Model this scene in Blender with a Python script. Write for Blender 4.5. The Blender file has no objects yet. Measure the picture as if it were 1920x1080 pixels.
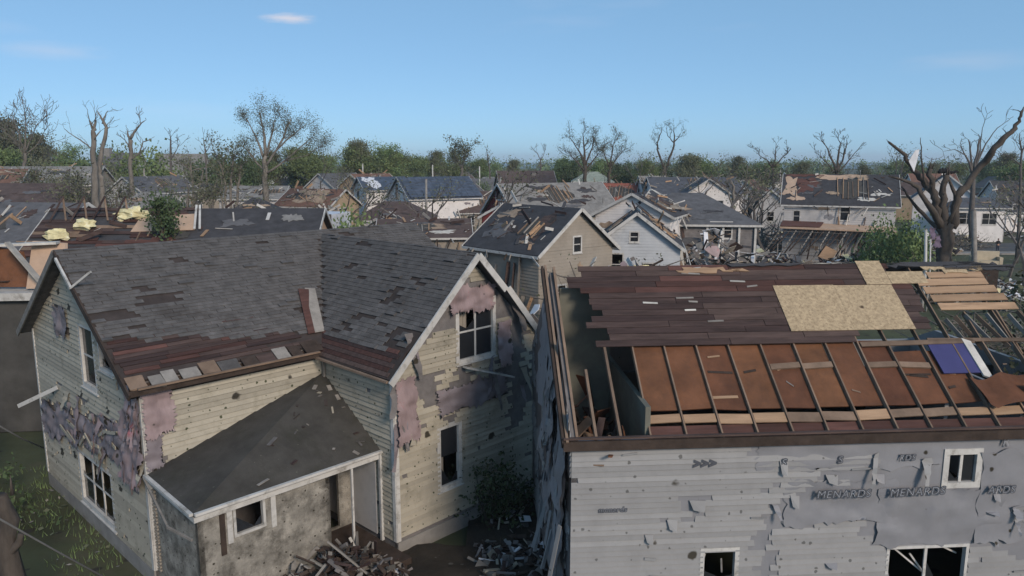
import bpy, math, random
from mathutils import Vector, Matrix, noise
R = math.radians
rnd = random.Random(7)
col = bpy.context.scene.collection
sc = bpy.context.scene

# ------------------------------------------------------------------ camera, sky, sun, exposure
CAM_H, FPX = 11.6, 1400.0
PITCH = math.atan(240 / FPX)
cam_d = bpy.data.cameras.new('camera'); cam = bpy.data.objects.new('camera', cam_d); col.objects.link(cam)
cam_d.sensor_width = 36.0; cam_d.lens = 36.0 * FPX / 1920.0
cam_d.clip_start = 0.1; cam_d.clip_end = 20000
cam.location = (0, 0, CAM_H); cam.rotation_euler = (math.pi / 2 - PITCH, 0, 0)
sc.camera = cam
SUN_EL, SUN_AZ = R(28), R(150)          # azimuth clockwise from +Y: from the right, a little behind
world = bpy.data.worlds.new('World'); sc.world = world; world.use_nodes = True
wn = world.node_tree.nodes; wl = world.node_tree.links
bg = wn['Background']; bg.inputs[1].default_value = 0.15
sky = wn.new('ShaderNodeTexSky'); sky.sky_type = 'NISHITA'; sky.sun_disc = False
sky.sun_elevation = SUN_EL; sky.sun_rotation = SUN_AZ
sky.air_density = 0.5; sky.dust_density = 0.8; sky.ozone_density = 2.5; sky.altitude = 100
# thin wisps of cloud, all over the sky
wtc = wn.new('ShaderNodeTexCoord'); wmap = wn.new('ShaderNodeMapping')
wmap.inputs['Scale'].default_value = (2.2, 2.2, 13.0); wmap.inputs['Location'].default_value = (0.35, 0.1, 0.62)
wno = wn.new('ShaderNodeTexNoise'); wno.inputs['Scale'].default_value = 1.6; wno.inputs['Detail'].default_value = 5
wra = wn.new('ShaderNodeValToRGB'); wra.color_ramp.elements[0].position = 0.58; wra.color_ramp.elements[1].position = 0.85
wra.color_ramp.elements[1].color = (0.12, 0.12, 0.12, 1)
wmx = wn.new('ShaderNodeMixRGB'); wmx.inputs[2].default_value = (5.4, 5.0, 5.3, 1)
wl.new(wtc.outputs['Generated'], wmap.inputs[0]); wl.new(wmap.outputs[0], wno.inputs['Vector'])
wl.new(wno.outputs['Fac'], wra.inputs[0]); wl.new(wra.outputs[0], wmx.inputs[0]); 
wtn = wn.new('ShaderNodeMixRGB'); wtn.blend_type = 'MULTIPLY'; wtn.inputs[0].default_value = 1.0; wtn.inputs[2].default_value = (1.0, 1.06, 1.0, 1)
wl.new(sky.outputs[0], wtn.inputs[1]); 
wfl = wn.new('ShaderNodeMixRGB'); wfl.inputs[0].default_value = 0.62; wfl.inputs[2].default_value = (1.38, 2.72, 4.15, 1)
wl.new(wtn.outputs[0], wfl.inputs[1]); wl.new(wfl.outputs[0], wmx.inputs[1])
last = wmx.outputs[0]
for (cd, sx, sz, am) in (((-.271, .947, .169), .036, .0075, .75), ((-.509, .852, .118), .06, .012, .22), ((.507, .855, .107), .085, .013, .14), ((-.62, .2, .5), .2, .03, .3), ((.8, -.4, .42), .2, .03, .3)):
    sub = wn.new('ShaderNodeVectorMath'); sub.operation = 'SUBTRACT'; wl.new(wtc.outputs['Generated'], sub.inputs[0]); sub.inputs[1].default_value = cd
    ml = wn.new('ShaderNodeVectorMath'); ml.operation = 'MULTIPLY'; wl.new(sub.outputs[0], ml.inputs[0]); ml.inputs[1].default_value = (1 / sx, 1 / sx, 1 / sz)
    n2 = wn.new('ShaderNodeTexNoise'); n2.inputs['Scale'].default_value = 1.7; n2.inputs['Detail'].default_value = 4; wl.new(ml.outputs[0], n2.inputs['Vector'])
    ln = wn.new('ShaderNodeVectorMath'); ln.operation = 'LENGTH'; wl.new(ml.outputs[0], ln.inputs[0])
    ad = wn.new('ShaderNodeMath'); ad.operation = 'ADD'; wl.new(ln.outputs['Value'], ad.inputs[0]); wl.new(n2.outputs['Fac'], ad.inputs[1])
    mr = wn.new('ShaderNodeMapRange'); mr.interpolation_type = 'SMOOTHSTEP'; mr.inputs[1].default_value = 1.6; mr.inputs[2].default_value = 0.45; mr.inputs[3].default_value = 0; mr.inputs[4].default_value = am; wl.new(ad.outputs[0], mr.inputs[0])
    mx = wn.new('ShaderNodeMixRGB'); wl.new(mr.outputs[0], mx.inputs[0]); wl.new(last, mx.inputs[1]); mx.inputs[2].default_value = (4.6, 4.4, 4.7, 1); last = mx.outputs[0]
wl.new(last, bg.inputs[0])
sun_d = bpy.data.lights.new('sun', 'SUN'); sun_d.energy = 2.6; sun_d.angle = R(14); sun_d.color = (1.0, 0.84, 0.68)
sun = bpy.data.objects.new('sun', sun_d); col.objects.link(sun)
_sd = Vector((math.sin(SUN_AZ) * math.cos(SUN_EL), math.cos(SUN_AZ) * math.cos(SUN_EL), math.sin(SUN_EL)))
sun.rotation_euler = _sd.to_track_quat('Z', 'Y').to_euler(); sun.location = _sd * 80
vs = sc.view_settings; vs.view_transform = 'Standard'; vs.look = 'None'; vs.exposure = 0.16; vs.gamma = 1.0; vs.use_curve_mapping = False
sc.cycles.max_bounces = 6; sc.cycles.transparent_max_bounces = 8

# ------------------------------------------------------------------ helpers
def at(u, v, Y):
    """world point seen in direction (u, v) of the surveyed view, at ground distance Y"""
    x = (u - 960) / FPX; y = (540 - v) / FPX; c, s = math.cos(PITCH), math.sin(PITCH)
    t = Y / (c + y * s)
    return Vector((x * t, Y, CAM_H + (-s + y * c) * t))
def V(*a): return Vector(a or (0, 0, 0))
class MB:
    def __init__(s): s.v = []; s.f = []; s.m = []
    def face(s, pts, mi=0):
        n = len(s.v); s.v += [tuple(p) for p in pts]; s.f.append(tuple(range(n, n + len(pts)))); s.m.append(mi)
    def hexa(s, a, b, mi=0):                      # two quads, corresponding corners
        n = len(s.v); s.v += [tuple(p) for p in a] + [tuple(p) for p in b]
        for q in ((3, 2, 1, 0), (4, 5, 6, 7), (0, 1, 5, 4), (1, 2, 6, 5), (2, 3, 7, 6), (3, 0, 4, 7)):
            s.f.append(tuple(n + i for i in q)); s.m.append(mi)
    def prism(s, pts, off, mi=0):
        n = len(s.v); k = len(pts); off = Vector(off)
        s.v += [tuple(p) for p in pts] + [tuple(Vector(p) + off) for p in pts]
        s.f.append(tuple(range(n + k - 1, n - 1, -1))); s.f.append(tuple(range(n + k, n + 2 * k))); s.m += [mi, mi]
        for i in range(k):
            j = (i + 1) % k; s.f.append((n + i, n + j, n + k + j, n + k + i)); s.m.append(mi)
    def box(s, c, size, rot=None, mi=0):
        hx, hy, hz = size[0] / 2, size[1] / 2, size[2] / 2; c = Vector(c)
        P = [Vector(p) for p in ((-hx, -hy, -hz), (hx, -hy, -hz), (hx, hy, -hz), (-hx, hy, -hz), (-hx, -hy, hz), (hx, -hy, hz), (hx, hy, hz), (-hx, hy, hz))]
        if rot is not None: P = [rot @ p for p in P]
        P = [p + c for p in P]; s.hexa(P[:4], P[4:], mi)
    def beam(s, a, b, w, h, up=(0, 0, 1), mi=0, taper=1.0):
        a, b = Vector(a), Vector(b); d = (b - a).normalized(); up = Vector(up)
        x = d.cross(up)
        if x.length < 1e-4: x = d.cross(Vector((1, 0, 0)))
        x.normalize(); y = x.cross(d).normalized()
        q = lambda p, k: [p - x * w / 2 * k - y * h / 2 * k, p + x * w / 2 * k - y * h / 2 * k, p + x * w / 2 * k + y * h / 2 * k, p - x * w / 2 * k + y * h / 2 * k]
        s.hexa(q(a, 1), q(b, taper), mi)
    def tube(s, pts, rads, n=7, mi=0, rough=0.0):
        base = len(s.v); m = len(pts); prev = None
        for i, p in enumerate(pts):
            p = Vector(p); d = (Vector(pts[min(i + 1, m - 1)]) - Vector(pts[max(i - 1, 0)])).normalized()
            x = prev - d * prev.dot(d) if prev is not None else d.cross(Vector((0.3, 0.9, 0.1)))
            if x.length < 1e-4: x = d.cross(Vector((1, 0, 0)))
            x.normalize(); prev = x; y = d.cross(x)
            for k in range(n):
                a = 2 * math.pi * k / n; r = rads[i] * (1 + (rnd.uniform(-rough, rough) if rough else 0))
                s.v.append(tuple(p + x * math.cos(a) * r + y * math.sin(a) * r))
        for i in range(m - 1):
            for k in range(n):
                j = (k + 1) % n; s.f.append((base + i * n + k, base + i * n + j, base + (i + 1) * n + j, base + (i + 1) * n + k)); s.m.append(mi)
        s.f.append(tuple(base + (n - 1 - k) for k in range(n))); s.m.append(mi)
        s.f.append(tuple(base + (m - 1) * n + k for k in range(n))); s.m.append(mi)
    def mesh(s, name, mats, smooth=False):
        me = bpy.data.meshes.new(name); me.from_pydata(s.v, [], s.f)
        for mt in (mats if isinstance(mats, (list, tuple)) else [mats]): me.materials.append(mt)
        if any(s.m): me.polygons.foreach_set('material_index', s.m)
        if smooth: me.polygons.foreach_set('use_smooth', [True] * len(s.f))
        me.update(); return me
    def build(s, name, mats, parent=None, smooth=False):
        o = bpy.data.objects.new(name, s.mesh(name, mats, smooth)); col.objects.link(o); o.parent = parent; return o
def link(name, me, parent=None, loc=None, rot=None, scale=None):
    o = bpy.data.objects.new(name, me); col.objects.link(o); o.parent = parent
    if loc is not None: o.location = loc
    if rot is not None: o.rotation_euler = rot
    if scale is not None: o.scale = scale
    return o
def empty(name, loc=(0, 0, 0), rz=0, parent=None):
    o = bpy.data.objects.new(name, None); col.objects.link(o); o.location = loc; o.rotation_euler = (0, 0, rz); o.parent = parent; return o
def tag(o, label, cat=None, group=None, kind=None):
    if label: o['label'] = label
    if cat: o['category'] = cat
    if group: o['group'] = group
    if kind: o['kind'] = kind
    return o
def copy_tree(o, parent=None):
    c = o.copy(); col.objects.link(c); c.parent = parent
    for ch in list(o.children): copy_tree(ch, c)
    return c

# ------------------------------------------------------------------ materials
MT = {}
def M(name, base, rough=0.85, var=0.18, scale=2.0, bump=0.15, bscale=None, rand=0.0, col2=None, c2scale=0.7, c2at=0.55, c2w=0.12,
      specks=None, stretch=(1, 1, 1), spec=0.3, metal=0.0, hue=0.0):
    m = bpy.data.materials.new(name); m.use_nodes = True; nt = m.node_tree; N = nt.nodes; L = nt.links
    b = N['Principled BSDF']; b.inputs['Roughness'].default_value = rough; b.inputs['Metallic'].default_value = metal
    b.inputs['Specular IOR Level'].default_value = spec
    tc = N.new('ShaderNodeTexCoord'); mp = N.new('ShaderNodeMapping'); mp.inputs['Scale'].default_value = stretch
    L.new(tc.outputs['Object'], mp.inputs[0]); co = mp.outputs[0]
    n1 = N.new('ShaderNodeTexNoise'); n1.inputs['Scale'].default_value = scale; n1.inputs['Detail'].default_value = 6; n1.inputs['Roughness'].default_value = 0.65
    L.new(co, n1.inputs['Vector'])
    cr = N.new('ShaderNodeValToRGB'); cr.color_ramp.elements[0].position = 0.28; cr.color_ramp.elements[1].position = 0.72
    cr.color_ramp.elements[0].color = (*[c * (1 - var) for c in base], 1); cr.color_ramp.elements[1].color = (*[c * (1 + var) for c in base], 1)
    L.new(n1.outputs['Fac'], cr.inputs[0]); c = cr.outputs[0]
    def mixin(c, fac, colour):
        x = N.new('ShaderNodeMixRGB'); L.new(fac, x.inputs[0]); L.new(c, x.inputs[1]); x.inputs[2].default_value = (*colour, 1); return x.outputs[0]
    def ramp(sock, a, bb):
        r = N.new('ShaderNodeMapRange'); r.inputs[1].default_value = a; r.inputs[2].default_value = bb; L.new(sock, r.inputs[0]); return r.outputs[0]
    if col2 is not None:
        n2 = N.new('ShaderNodeTexNoise'); n2.inputs['Scale'].default_value = c2scale; n2.inputs['Detail'].default_value = 7; n2.inputs['Roughness'].default_value = 0.7
        L.new(co, n2.inputs['Vector']); c = mixin(c, ramp(n2.outputs['Fac'], c2at, c2at + c2w), col2)
    if specks:                                   # (colour, cell scale, size): spatter of mud, leaf scraps and dents
        for colr, vsc, size in specks:
            nz = N.new('ShaderNodeTexNoise'); nz.inputs['Scale'].default_value = vsc * 1.7; L.new(tc.outputs['Object'], nz.inputs['Vector'])
            ad = N.new('ShaderNodeMixRGB'); ad.blend_type = 'ADD'; ad.inputs[0].default_value = 0.35 / vsc; L.new(tc.outputs['Object'], ad.inputs[1]); L.new(nz.outputs['Color'], ad.inputs[2])
            vo = N.new('ShaderNodeTexVoronoi'); vo.inputs['Scale'].default_value = vsc; L.new(ad.outputs[0], vo.inputs['Vector'])
            sep = N.new('ShaderNodeSeparateColor'); L.new(vo.outputs['Color'], sep.inputs[0])
            mu = N.new('ShaderNodeMath'); mu.operation = 'MULTIPLY'; L.new(sep.outputs[0], mu.inputs[0]); L.new(sep.outputs[1], mu.inputs[1])
            mu2 = N.new('ShaderNodeMath'); mu2.operation = 'MULTIPLY'; L.new(mu.outputs[0], mu2.inputs[0]); mu2.inputs[1].default_value = size
            sb = N.new('ShaderNodeMath'); sb.operation = 'SUBTRACT'; L.new(mu2.outputs[0], sb.inputs[0]); L.new(vo.outputs['Distance'], sb.inputs[1])
            c = mixin(c, ramp(sb.outputs[0], 0.0, 0.08), colr)
    if rand or hue:
        oi = N.new('ShaderNodeObjectInfo'); hs = N.new('ShaderNodeHueSaturation')
        r = N.new('ShaderNodeMapRange'); r.inputs[3].default_value = 1 - rand; r.inputs[4].default_value = 1 + rand; L.new(oi.outputs['Random'], r.inputs[0])
        L.new(r.outputs[0], hs.inputs['Value']); L.new(c, hs.inputs['Color']); c = hs.outputs[0]
        if hue:
            r2 = N.new('ShaderNodeMapRange'); r2.inputs[3].default_value = 0.5 - hue; r2.inputs[4].default_value = 0.5 + hue; L.new(oi.outputs['Random'], r2.inputs[0]); L.new(r2.outputs[0], hs.inputs['Hue'])
    L.new(c, b.inputs['Base Color'])
    if bump:
        n3 = N.new('ShaderNodeTexNoise'); n3.inputs['Scale'].default_value = bscale or scale * 6; n3.inputs['Detail'].default_value = 5; L.new(co, n3.inputs['Vector'])
        bp = N.new('ShaderNodeBump'); bp.inputs['Strength'].default_value = bump; bp.inputs['Distance'].default_value = 0.03
        L.new(n3.outputs['Fac'], bp.inputs['Height']); L.new(bp.outputs[0], b.inputs['Normal'])
    MT[name] = m; return m
MUD = (0.035, 0.03, 0.022); LEAFM = (0.05, 0.055, 0.03)
M('cream_siding', (0.33, 0.302, 0.248), 0.7, 0.16, 1.3, 0.1, rand=0.16, col2=(0.17, 0.155, 0.12), c2scale=1.3, c2at=0.5, c2w=0.25, specks=[(MUD, 2.2, 0.42), (LEAFM, 7, 0.36), ((.12, .11, .09), 1.1, .3)])
M('grey_siding', (0.245, 0.245, 0.25), 0.65, 0.14, 1.2, 0.1, rand=0.1, col2=(0.16, 0.165, 0.17), c2scale=1.2, c2at=0.54, c2w=0.3, specks=[(MUD, 2.4, 0.34), ((0.1, 0.1, 0.1), 6, 0.34)])
M('house_wrap', (0.21, 0.212, 0.23), 0.5, 0.12, 1.1, 0.12, bscale=4, col2=(0.15, 0.16, 0.19), c2scale=0.9, c2at=0.55, c2w=0.25, specks=[(MUD, 3, 0.3)])
M('pink_wrap', (0.27, 0.205, 0.21), 0.5, 0.3, 2.2, 0.25, bscale=7, stretch=(1, 1, .35), col2=(0.3, 0.07, 0.085), c2scale=2.2, c2at=0.6, c2w=0.08, specks=[(MUD, 3, .35)])
M('mauve_wrap', (0.19, 0.165, 0.18), 0.6, 0.25, 1.4, 0.15, bscale=5, col2=(0.3, 0.1, 0.12), c2scale=2.0, c2at=0.66, c2w=0.08, specks=[(MUD, 3, 0.35)])
M('sheathing', (0.15, 0.14, 0.14), 0.9, 0.3, 2.5, 0.2, specks=[(MUD, 3, 0.4)])
M('stucco', (0.24, 0.225, 0.2), 0.95, 0.45, 2.6, 0.8, bscale=24, col2=(0.085, 0.078, 0.068), c2scale=1.9, c2at=0.46, c2w=0.2, specks=[(MUD, 9, 0.35)])
M('shingle', (0.1, 0.094, 0.093), 0.95, 0.35, 3.0, 0.5, bscale=60, rand=0.13, col2=(0.06, 0.053, 0.05), c2scale=0.9, c2at=0.55, c2w=0.2, specks=[((0.17, 0.16, 0.14), 5, 0.22)])
M('underlay', (0.045, 0.036, 0.034), 0.95, 0.35, 2.0, 0.2)
M('membrane', (0.05, 0.047, 0.043), 0.9, 0.35, 1.3, 0.3, bscale=20, col2=(0.03, 0.03, 0.022), c2scale=1.0, c2at=0.5, c2w=0.25, specks=[((0.1, 0.1, 0.08), 8, 0.25)])
M('dark_plank', (0.062, 0.04, 0.036), 0.85, 0.4, 1.5, 0.25, bscale=18, stretch=(0.6, 5, 5), rand=0.35, hue=0.012, col2=(0.03, 0.02, 0.018), c2scale=1.2, c2at=0.52, c2w=0.2)
M('red_plank', (0.075, 0.036, 0.03), 0.85, 0.4, 1.5, 0.25, bscale=18, stretch=(0.6, 5, 5), rand=0.35)
M('raw_plank', (0.33, 0.215, 0.135), 0.8, 0.25, 1.5, 0.2, bscale=18, stretch=(0.6, 5, 5), rand=0.18, col2=(0.18, 0.11, 0.07), c2scale=1.3, c2at=0.55, c2w=0.2)
M('osb', (0.4, 0.305, 0.195), 0.85, 0.28, 9.0, 0.2, col2=(0.27, 0.2, 0.125), c2scale=14, c2at=0.5, c2w=0.1, specks=[((0.07, 0.045, 0.03), 2.2, 0.26)])
M('rafter_wood', (0.18, 0.125, 0.09), 0.85, 0.3, 2.0, 0.2, rand=0.2)
M('brown_board', (0.12, 0.05, 0.026), 0.8, 0.4, 1.1, 0.5, bscale=5, rand=0.2, hue=0.006, col2=(0.06, 0.028, 0.018), c2scale=0.8, c2at=0.48, c2w=0.35)
M('dark_wood', (0.045, 0.032, 0.026), 0.9, 0.4, 3.0, 0.3)
M('grey_wood', (0.2, 0.185, 0.17), 0.9, 0.3, 3.0, 0.2, rand=0.3)
M('pale_board', (0.42, 0.4, 0.37), 0.8, 0.25, 3.0, 0.15, rand=0.3)
M('white_trim', (0.46, 0.45, 0.435), 0.6, 0.18, 2.0, 0.08, col2=(0.2, 0.185, 0.165), c2scale=2.5, c2at=0.52, c2w=0.2, rand=0.08)
M('white_wall', (0.62, 0.595, 0.585), 0.7, 0.1, 1.0, 0.08, col2=(0.36, 0.35, 0.34), c2scale=0.6, c2at=0.56, c2w=0.25, specks=[((0.2, 0.19, 0.17), 1.6, 0.25)])
M('blue_wall', (0.43, 0.45, 0.48), 0.7, 0.1, 1.0, 0.08, col2=(0.28, 0.3, 0.33), c2scale=0.6, c2at=0.55, c2w=0.25, specks=[(MUD, 1.5, 0.25)])
M('grey_wall', (0.43, 0.42, 0.42), 0.8, 0.15, 1.0, 0.08, col2=(0.2, 0.2, 0.21), c2scale=0.5, c2at=0.54, c2w=0.25, specks=[(MUD, 1.4, 0.25)])
M('beige_wall', (0.27, 0.24, 0.205), 0.8, 0.15, 1.0, 0.08, col2=(0.2, 0.17, 0.14), c2scale=0.6, c2at=0.54, c2w=0.25, specks=[(MUD, 1.5, 0.25)])
M('tan_wall', (0.33, 0.25, 0.17), 0.8, 0.15, 1.0, 0.08)
M('peach_panel', (0.42, 0.3, 0.22), 0.8, 0.15, 1.5, 0.08)
M('red_wall', (0.16, 0.035, 0.035), 0.8, 0.2, 1.0, 0.08)
M('green_wall', (0.14, 0.138, 0.115), 0.85, 0.2, 1.2, 0.05, col2=(0.17, 0.18, 0.14), c2scale=1.2, c2at=0.52, c2w=0.2)
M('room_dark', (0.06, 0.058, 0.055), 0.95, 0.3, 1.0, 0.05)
for nm, c in (('roof_grey', (0.1, 0.1, 0.108)), ('roof_dark', (0.05, 0.05, 0.056)), ('roof_brown', (0.085, 0.062, 0.058)), ('roof_red', (0.25, 0.085, 0.06)), ('roof_light', (0.19, 0.185, 0.18)),
              ('roof_green', (0.24, 0.27, 0.23)), ('roof_rust', (0.15, 0.085, 0.065)), ('roof_slate', (0.075, 0.08, 0.095))):
    M(nm, c, 0.95, 0.3, 1.6, 0.4, bscale=14, stretch=(1, 1, 2), col2=tuple(x * 0.6 for x in c), c2scale=0.45, c2at=0.54, c2w=0.2, specks=[((0.3, 0.27, 0.23), 0.9, 0.16)])
M('roof_blue', (0.05, 0.06, 0.085), 0.45, 0.3, 1.0, 0.1, col2=(0.1, 0.12, 0.17), c2scale=1.2, c2at=0.5, c2w=0.2, spec=0.5)
M('bare_deck', (0.3, 0.225, 0.165), 0.9, 0.35, 2.0, 0.2, col2=(0.15, 0.1, 0.075), c2scale=1.3, c2at=0.5, c2w=0.2)
M('glass', (0.02, 0.022, 0.026), 0.08, 0.1, 1.0, 0.0, spec=0.6)
M('insulation', (0.62, 0.56, 0.33), 1.0, 0.25, 3.0, 0.8, bscale=14, col2=(0.75, 0.72, 0.55), c2scale=3, c2at=0.52, c2w=0.15)
M('bark', (0.075, 0.062, 0.053), 0.95, 0.4, 3.0, 0.6, bscale=12, stretch=(1, 1, 0.35), rand=0.15)
M('bark_grey', (0.15, 0.135, 0.12), 0.95, 0.4, 3.0, 0.6, bscale=12, stretch=(1, 1, 0.35), rand=0.15)
M('bark_far', (0.1, 0.09, 0.085), 0.95, 0.3, 1.5, 0.3, rand=0.2)
M('leaf', (0.12, 0.165, 0.065), 0.8, 0.5, 0.9, 0.0, rand=0.25, hue=0.02)
M('leaf_dark', (0.06, 0.092, 0.04), 0.8, 0.5, 0.9, 0.0, rand=0.25)
M('leaf_dull', (0.1, 0.108, 0.065), 0.8, 0.45, 0.9, 0.0, rand=0.25)
M('leaf_far', (0.11, 0.155, 0.08), 0.85, 0.5, 0.05, 0.0, rand=0.2)
M('ivy', (0.035, 0.05, 0.022), 0.8, 0.5, 1.2, 0.0)
M('black_cloth', (0.012, 0.012, 0.014), 0.85, 0.3, 3.0, 0.1)
M('blue_jean', (0.03, 0.035, 0.05), 0.9, 0.3, 4.0, 0.1)
M('skin', (0.35, 0.2, 0.14), 0.6, 0.1, 4.0, 0.0)
M('hair', (0.02, 0.014, 0.01), 0.8, 0.2, 8.0, 0.2)
M('purple_cloth', (0.13, 0.1, 0.145), 0.85, 0.3, 3.0, 0.2)
M('indigo_panel', (0.05, 0.05, 0.15), 0.6, 0.2, 1.0, 0.05)
M('blue_plastic', (0.03, 0.09, 0.3), 0.5, 0.2, 3.0, 0.05)
M('cable', (0.1, 0.1, 0.1), 0.6, 0.1, 3.0, 0.0)
M('ink', (0.07, 0.075, 0.09), 0.7, 0.2, 6.0, 0.0)
M('wrap_white', (0.34, 0.36, 0.4), 0.6, 0.2, 6.0, 0.0)
M('concrete', (0.22, 0.21, 0.2), 0.95, 0.2, 2.0, 0.3)
M('asphalt', (0.075, 0.075, 0.078), 0.95, 0.25, 0.6, 0.3, bscale=8, col2=(0.12, 0.11, 0.1), c2scale=0.3, c2at=0.55, c2w=0.2)
M('grass_ground', (0.055, 0.062, 0.032), 1.0, 0.45, 0.25, 0.6, bscale=3, col2=(0.085, 0.07, 0.05), c2scale=0.12, c2at=0.5, c2w=0.2, specks=[((0.2, 0.19, 0.17), 0.8, 0.22), ((0.03, 0.028, 0.022), 1.7, 0.4)])
M('lake', (0.1, 0.17, 0.24), 0.35, 0.05, 0.01, 0.0)
M('rust_metal', (0.12, 0.1, 0.09), 0.6, 0.3, 2.0, 0.1)
M('sheet_white', (0.55, 0.56, 0.6), 0.5, 0.12, 2.0, 0.08)
M('cushion', (0.42, 0.36, 0.27), 0.9, 0.15, 2.0, 0.1)
MX = MT

# ------------------------------------------------------------------ the ground
g = MB(); S = 3000
NX = 60
xs = [S * (abs(t) ** 2.2) * (1 if t >= 0 else -1) for t in [(-1 + 2 * i / NX) for i in range(NX + 1)]]
ys = [-60 + (S + 60) * (i / NX) ** 2.4 for i in range(NX + 1)]
for y in ys:
    for x in xs:
        z = 0.0 if y > 300 or abs(x) > 300 else 0.12 * noise.noise((x * 0.11, y * 0.11, 3.0)) - 0.06
        g.v.append((x, y, z))
for j in range(NX):
    for i in range(NX):
        a = j * (NX + 1) + i; g.f.append((a, a + 1, a + NX + 2, a + NX + 1)); g.m.append(0)
tag(g.build('ground', MT['grass_ground'], smooth=True), 'dark churned lawn and dirt between the wrecked houses', kind='structure')
g = MB(); g.face([(-S, 1000, 0.5), (S, 1000, 0.5), (S, S + 40, 0.5), (-S, S + 40, 0.5)])
tag(g.build('lake', MT['lake']), 'blue strip of lake on the far horizon', kind='structure')
def strip(name, x0, x1, y0, y1, z, mat, rz=0):
    b = MB(); b.hexa([(x0, y0, -0.3), (x1, y0, -0.3), (x1, y1, -0.3), (x0, y1, -0.3)], [(x0, y0, z), (x1, y0, z), (x1, y1, z), (x0, y1, z)])
    return b.build(name, mat)
tag(strip('road', 30, 300, 95.4, 104.6, 0.07, MT['asphalt']), 'grey street running past the white porch house', kind='structure')
tag(strip('pavement', 30, 300, 92.6, 94.4, 0.13, MT['concrete']), 'pale pavement beside the street', kind='structure')

M('shaded_dirt', (0.028, 0.023, 0.018), 1.0, 0.5, 1.5, 0.8, bscale=9, specks=[((0.1, 0.095, 0.085), 3.0, 0.3), ((0.012, 0.01, 0.008), 2.0, 0.4)])  # near-black dirt: the shade of the alley gaps is put into its colour
for (x0, x1, y0, y1, lab) in ((-7.2, 1.2, 12.0, 21.0, 'churned dirt with shade painted in, before the porch and the alley'), (-1.4, 1.2, 21.0, 31.0, 'alley floor with shade painted in')):
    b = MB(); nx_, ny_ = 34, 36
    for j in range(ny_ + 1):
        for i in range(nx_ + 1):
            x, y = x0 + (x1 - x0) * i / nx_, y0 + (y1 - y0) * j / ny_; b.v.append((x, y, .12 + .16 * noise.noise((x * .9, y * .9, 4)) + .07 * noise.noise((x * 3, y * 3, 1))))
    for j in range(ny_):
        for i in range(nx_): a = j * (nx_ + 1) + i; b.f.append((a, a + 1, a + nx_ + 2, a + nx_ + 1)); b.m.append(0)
    tag(b.build('shaded_ground', MT['shaded_dirt'], smooth=True), lab, kind='structure')

# ------------------------------------------------------------------ walls, windows, siding
def frame2(p0, d, n):
    p0, d, n = Vector(p0), Vector(d).normalized(), Vector(n).normalized()
    return lambda s, z, o=0.0: p0 + d * s + n * o + Vector((0, 0, z))
def bands(mb, T, prof, z0, z1, holes, o0, o1, step=None, lap=0.0, mi=0):
    zs = {z0, z1}
    for (a, b, c, d) in holes: zs |= {max(z0, min(z1, c)), max(z0, min(z1, d))}
    if step:
        k = 1
        while z0 + k * step < z1: zs.add(z0 + k * step); k += 1
    zs |= {z for z in prof.get('zb', []) if z0 < z < z1}
    zs = sorted(zs)
    zs = [z for i, z in enumerate(zs) if i == 0 or z - zs[i - 1] > 1e-4]
    L, Rr = prof['l'], prof['r']
    for a, b in zip(zs[:-1], zs[1:]):
        mid = (a + b) / 2; cuts = [(None, None)]
        hs = sorted([(h[0], h[1]) for h in holes if h[2] < mid < h[3]])
        xs_ = [(L(a), L(b))] + [q for h in hs for q in ((h[0], h[0]), (h[1], h[1]))] + [(Rr(a), Rr(b))]
        for k in range(0, len(xs_), 2):
            (x0b, x0t), (x1b, x1t) = xs_[k], xs_[k + 1]
            if x1b - x0b < 0.01: continue
            mb.hexa([T(x0b, a, o0), T(x1b, a, o0), T(x1t, b, o0), T(x0t, b, o0)], [T(x0b, a, o1 + lap), T(x1b, a, o1 + lap), T(x1t, b, o1), T(x0t, b, o1)], mi)
def rect_prof(L): return dict(l=lambda z: 0.0, r=lambda z: L)
def gable_prof(L, ze, zr):
    h = L / 2
    return dict(l=lambda z: 0.0 if z <= ze else min(h, (z - ze) / (zr - ze) * h), r=lambda z: L if z <= ze else max(h, L - (z - ze) / (zr - ze) * h), zb=[ze])
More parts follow.
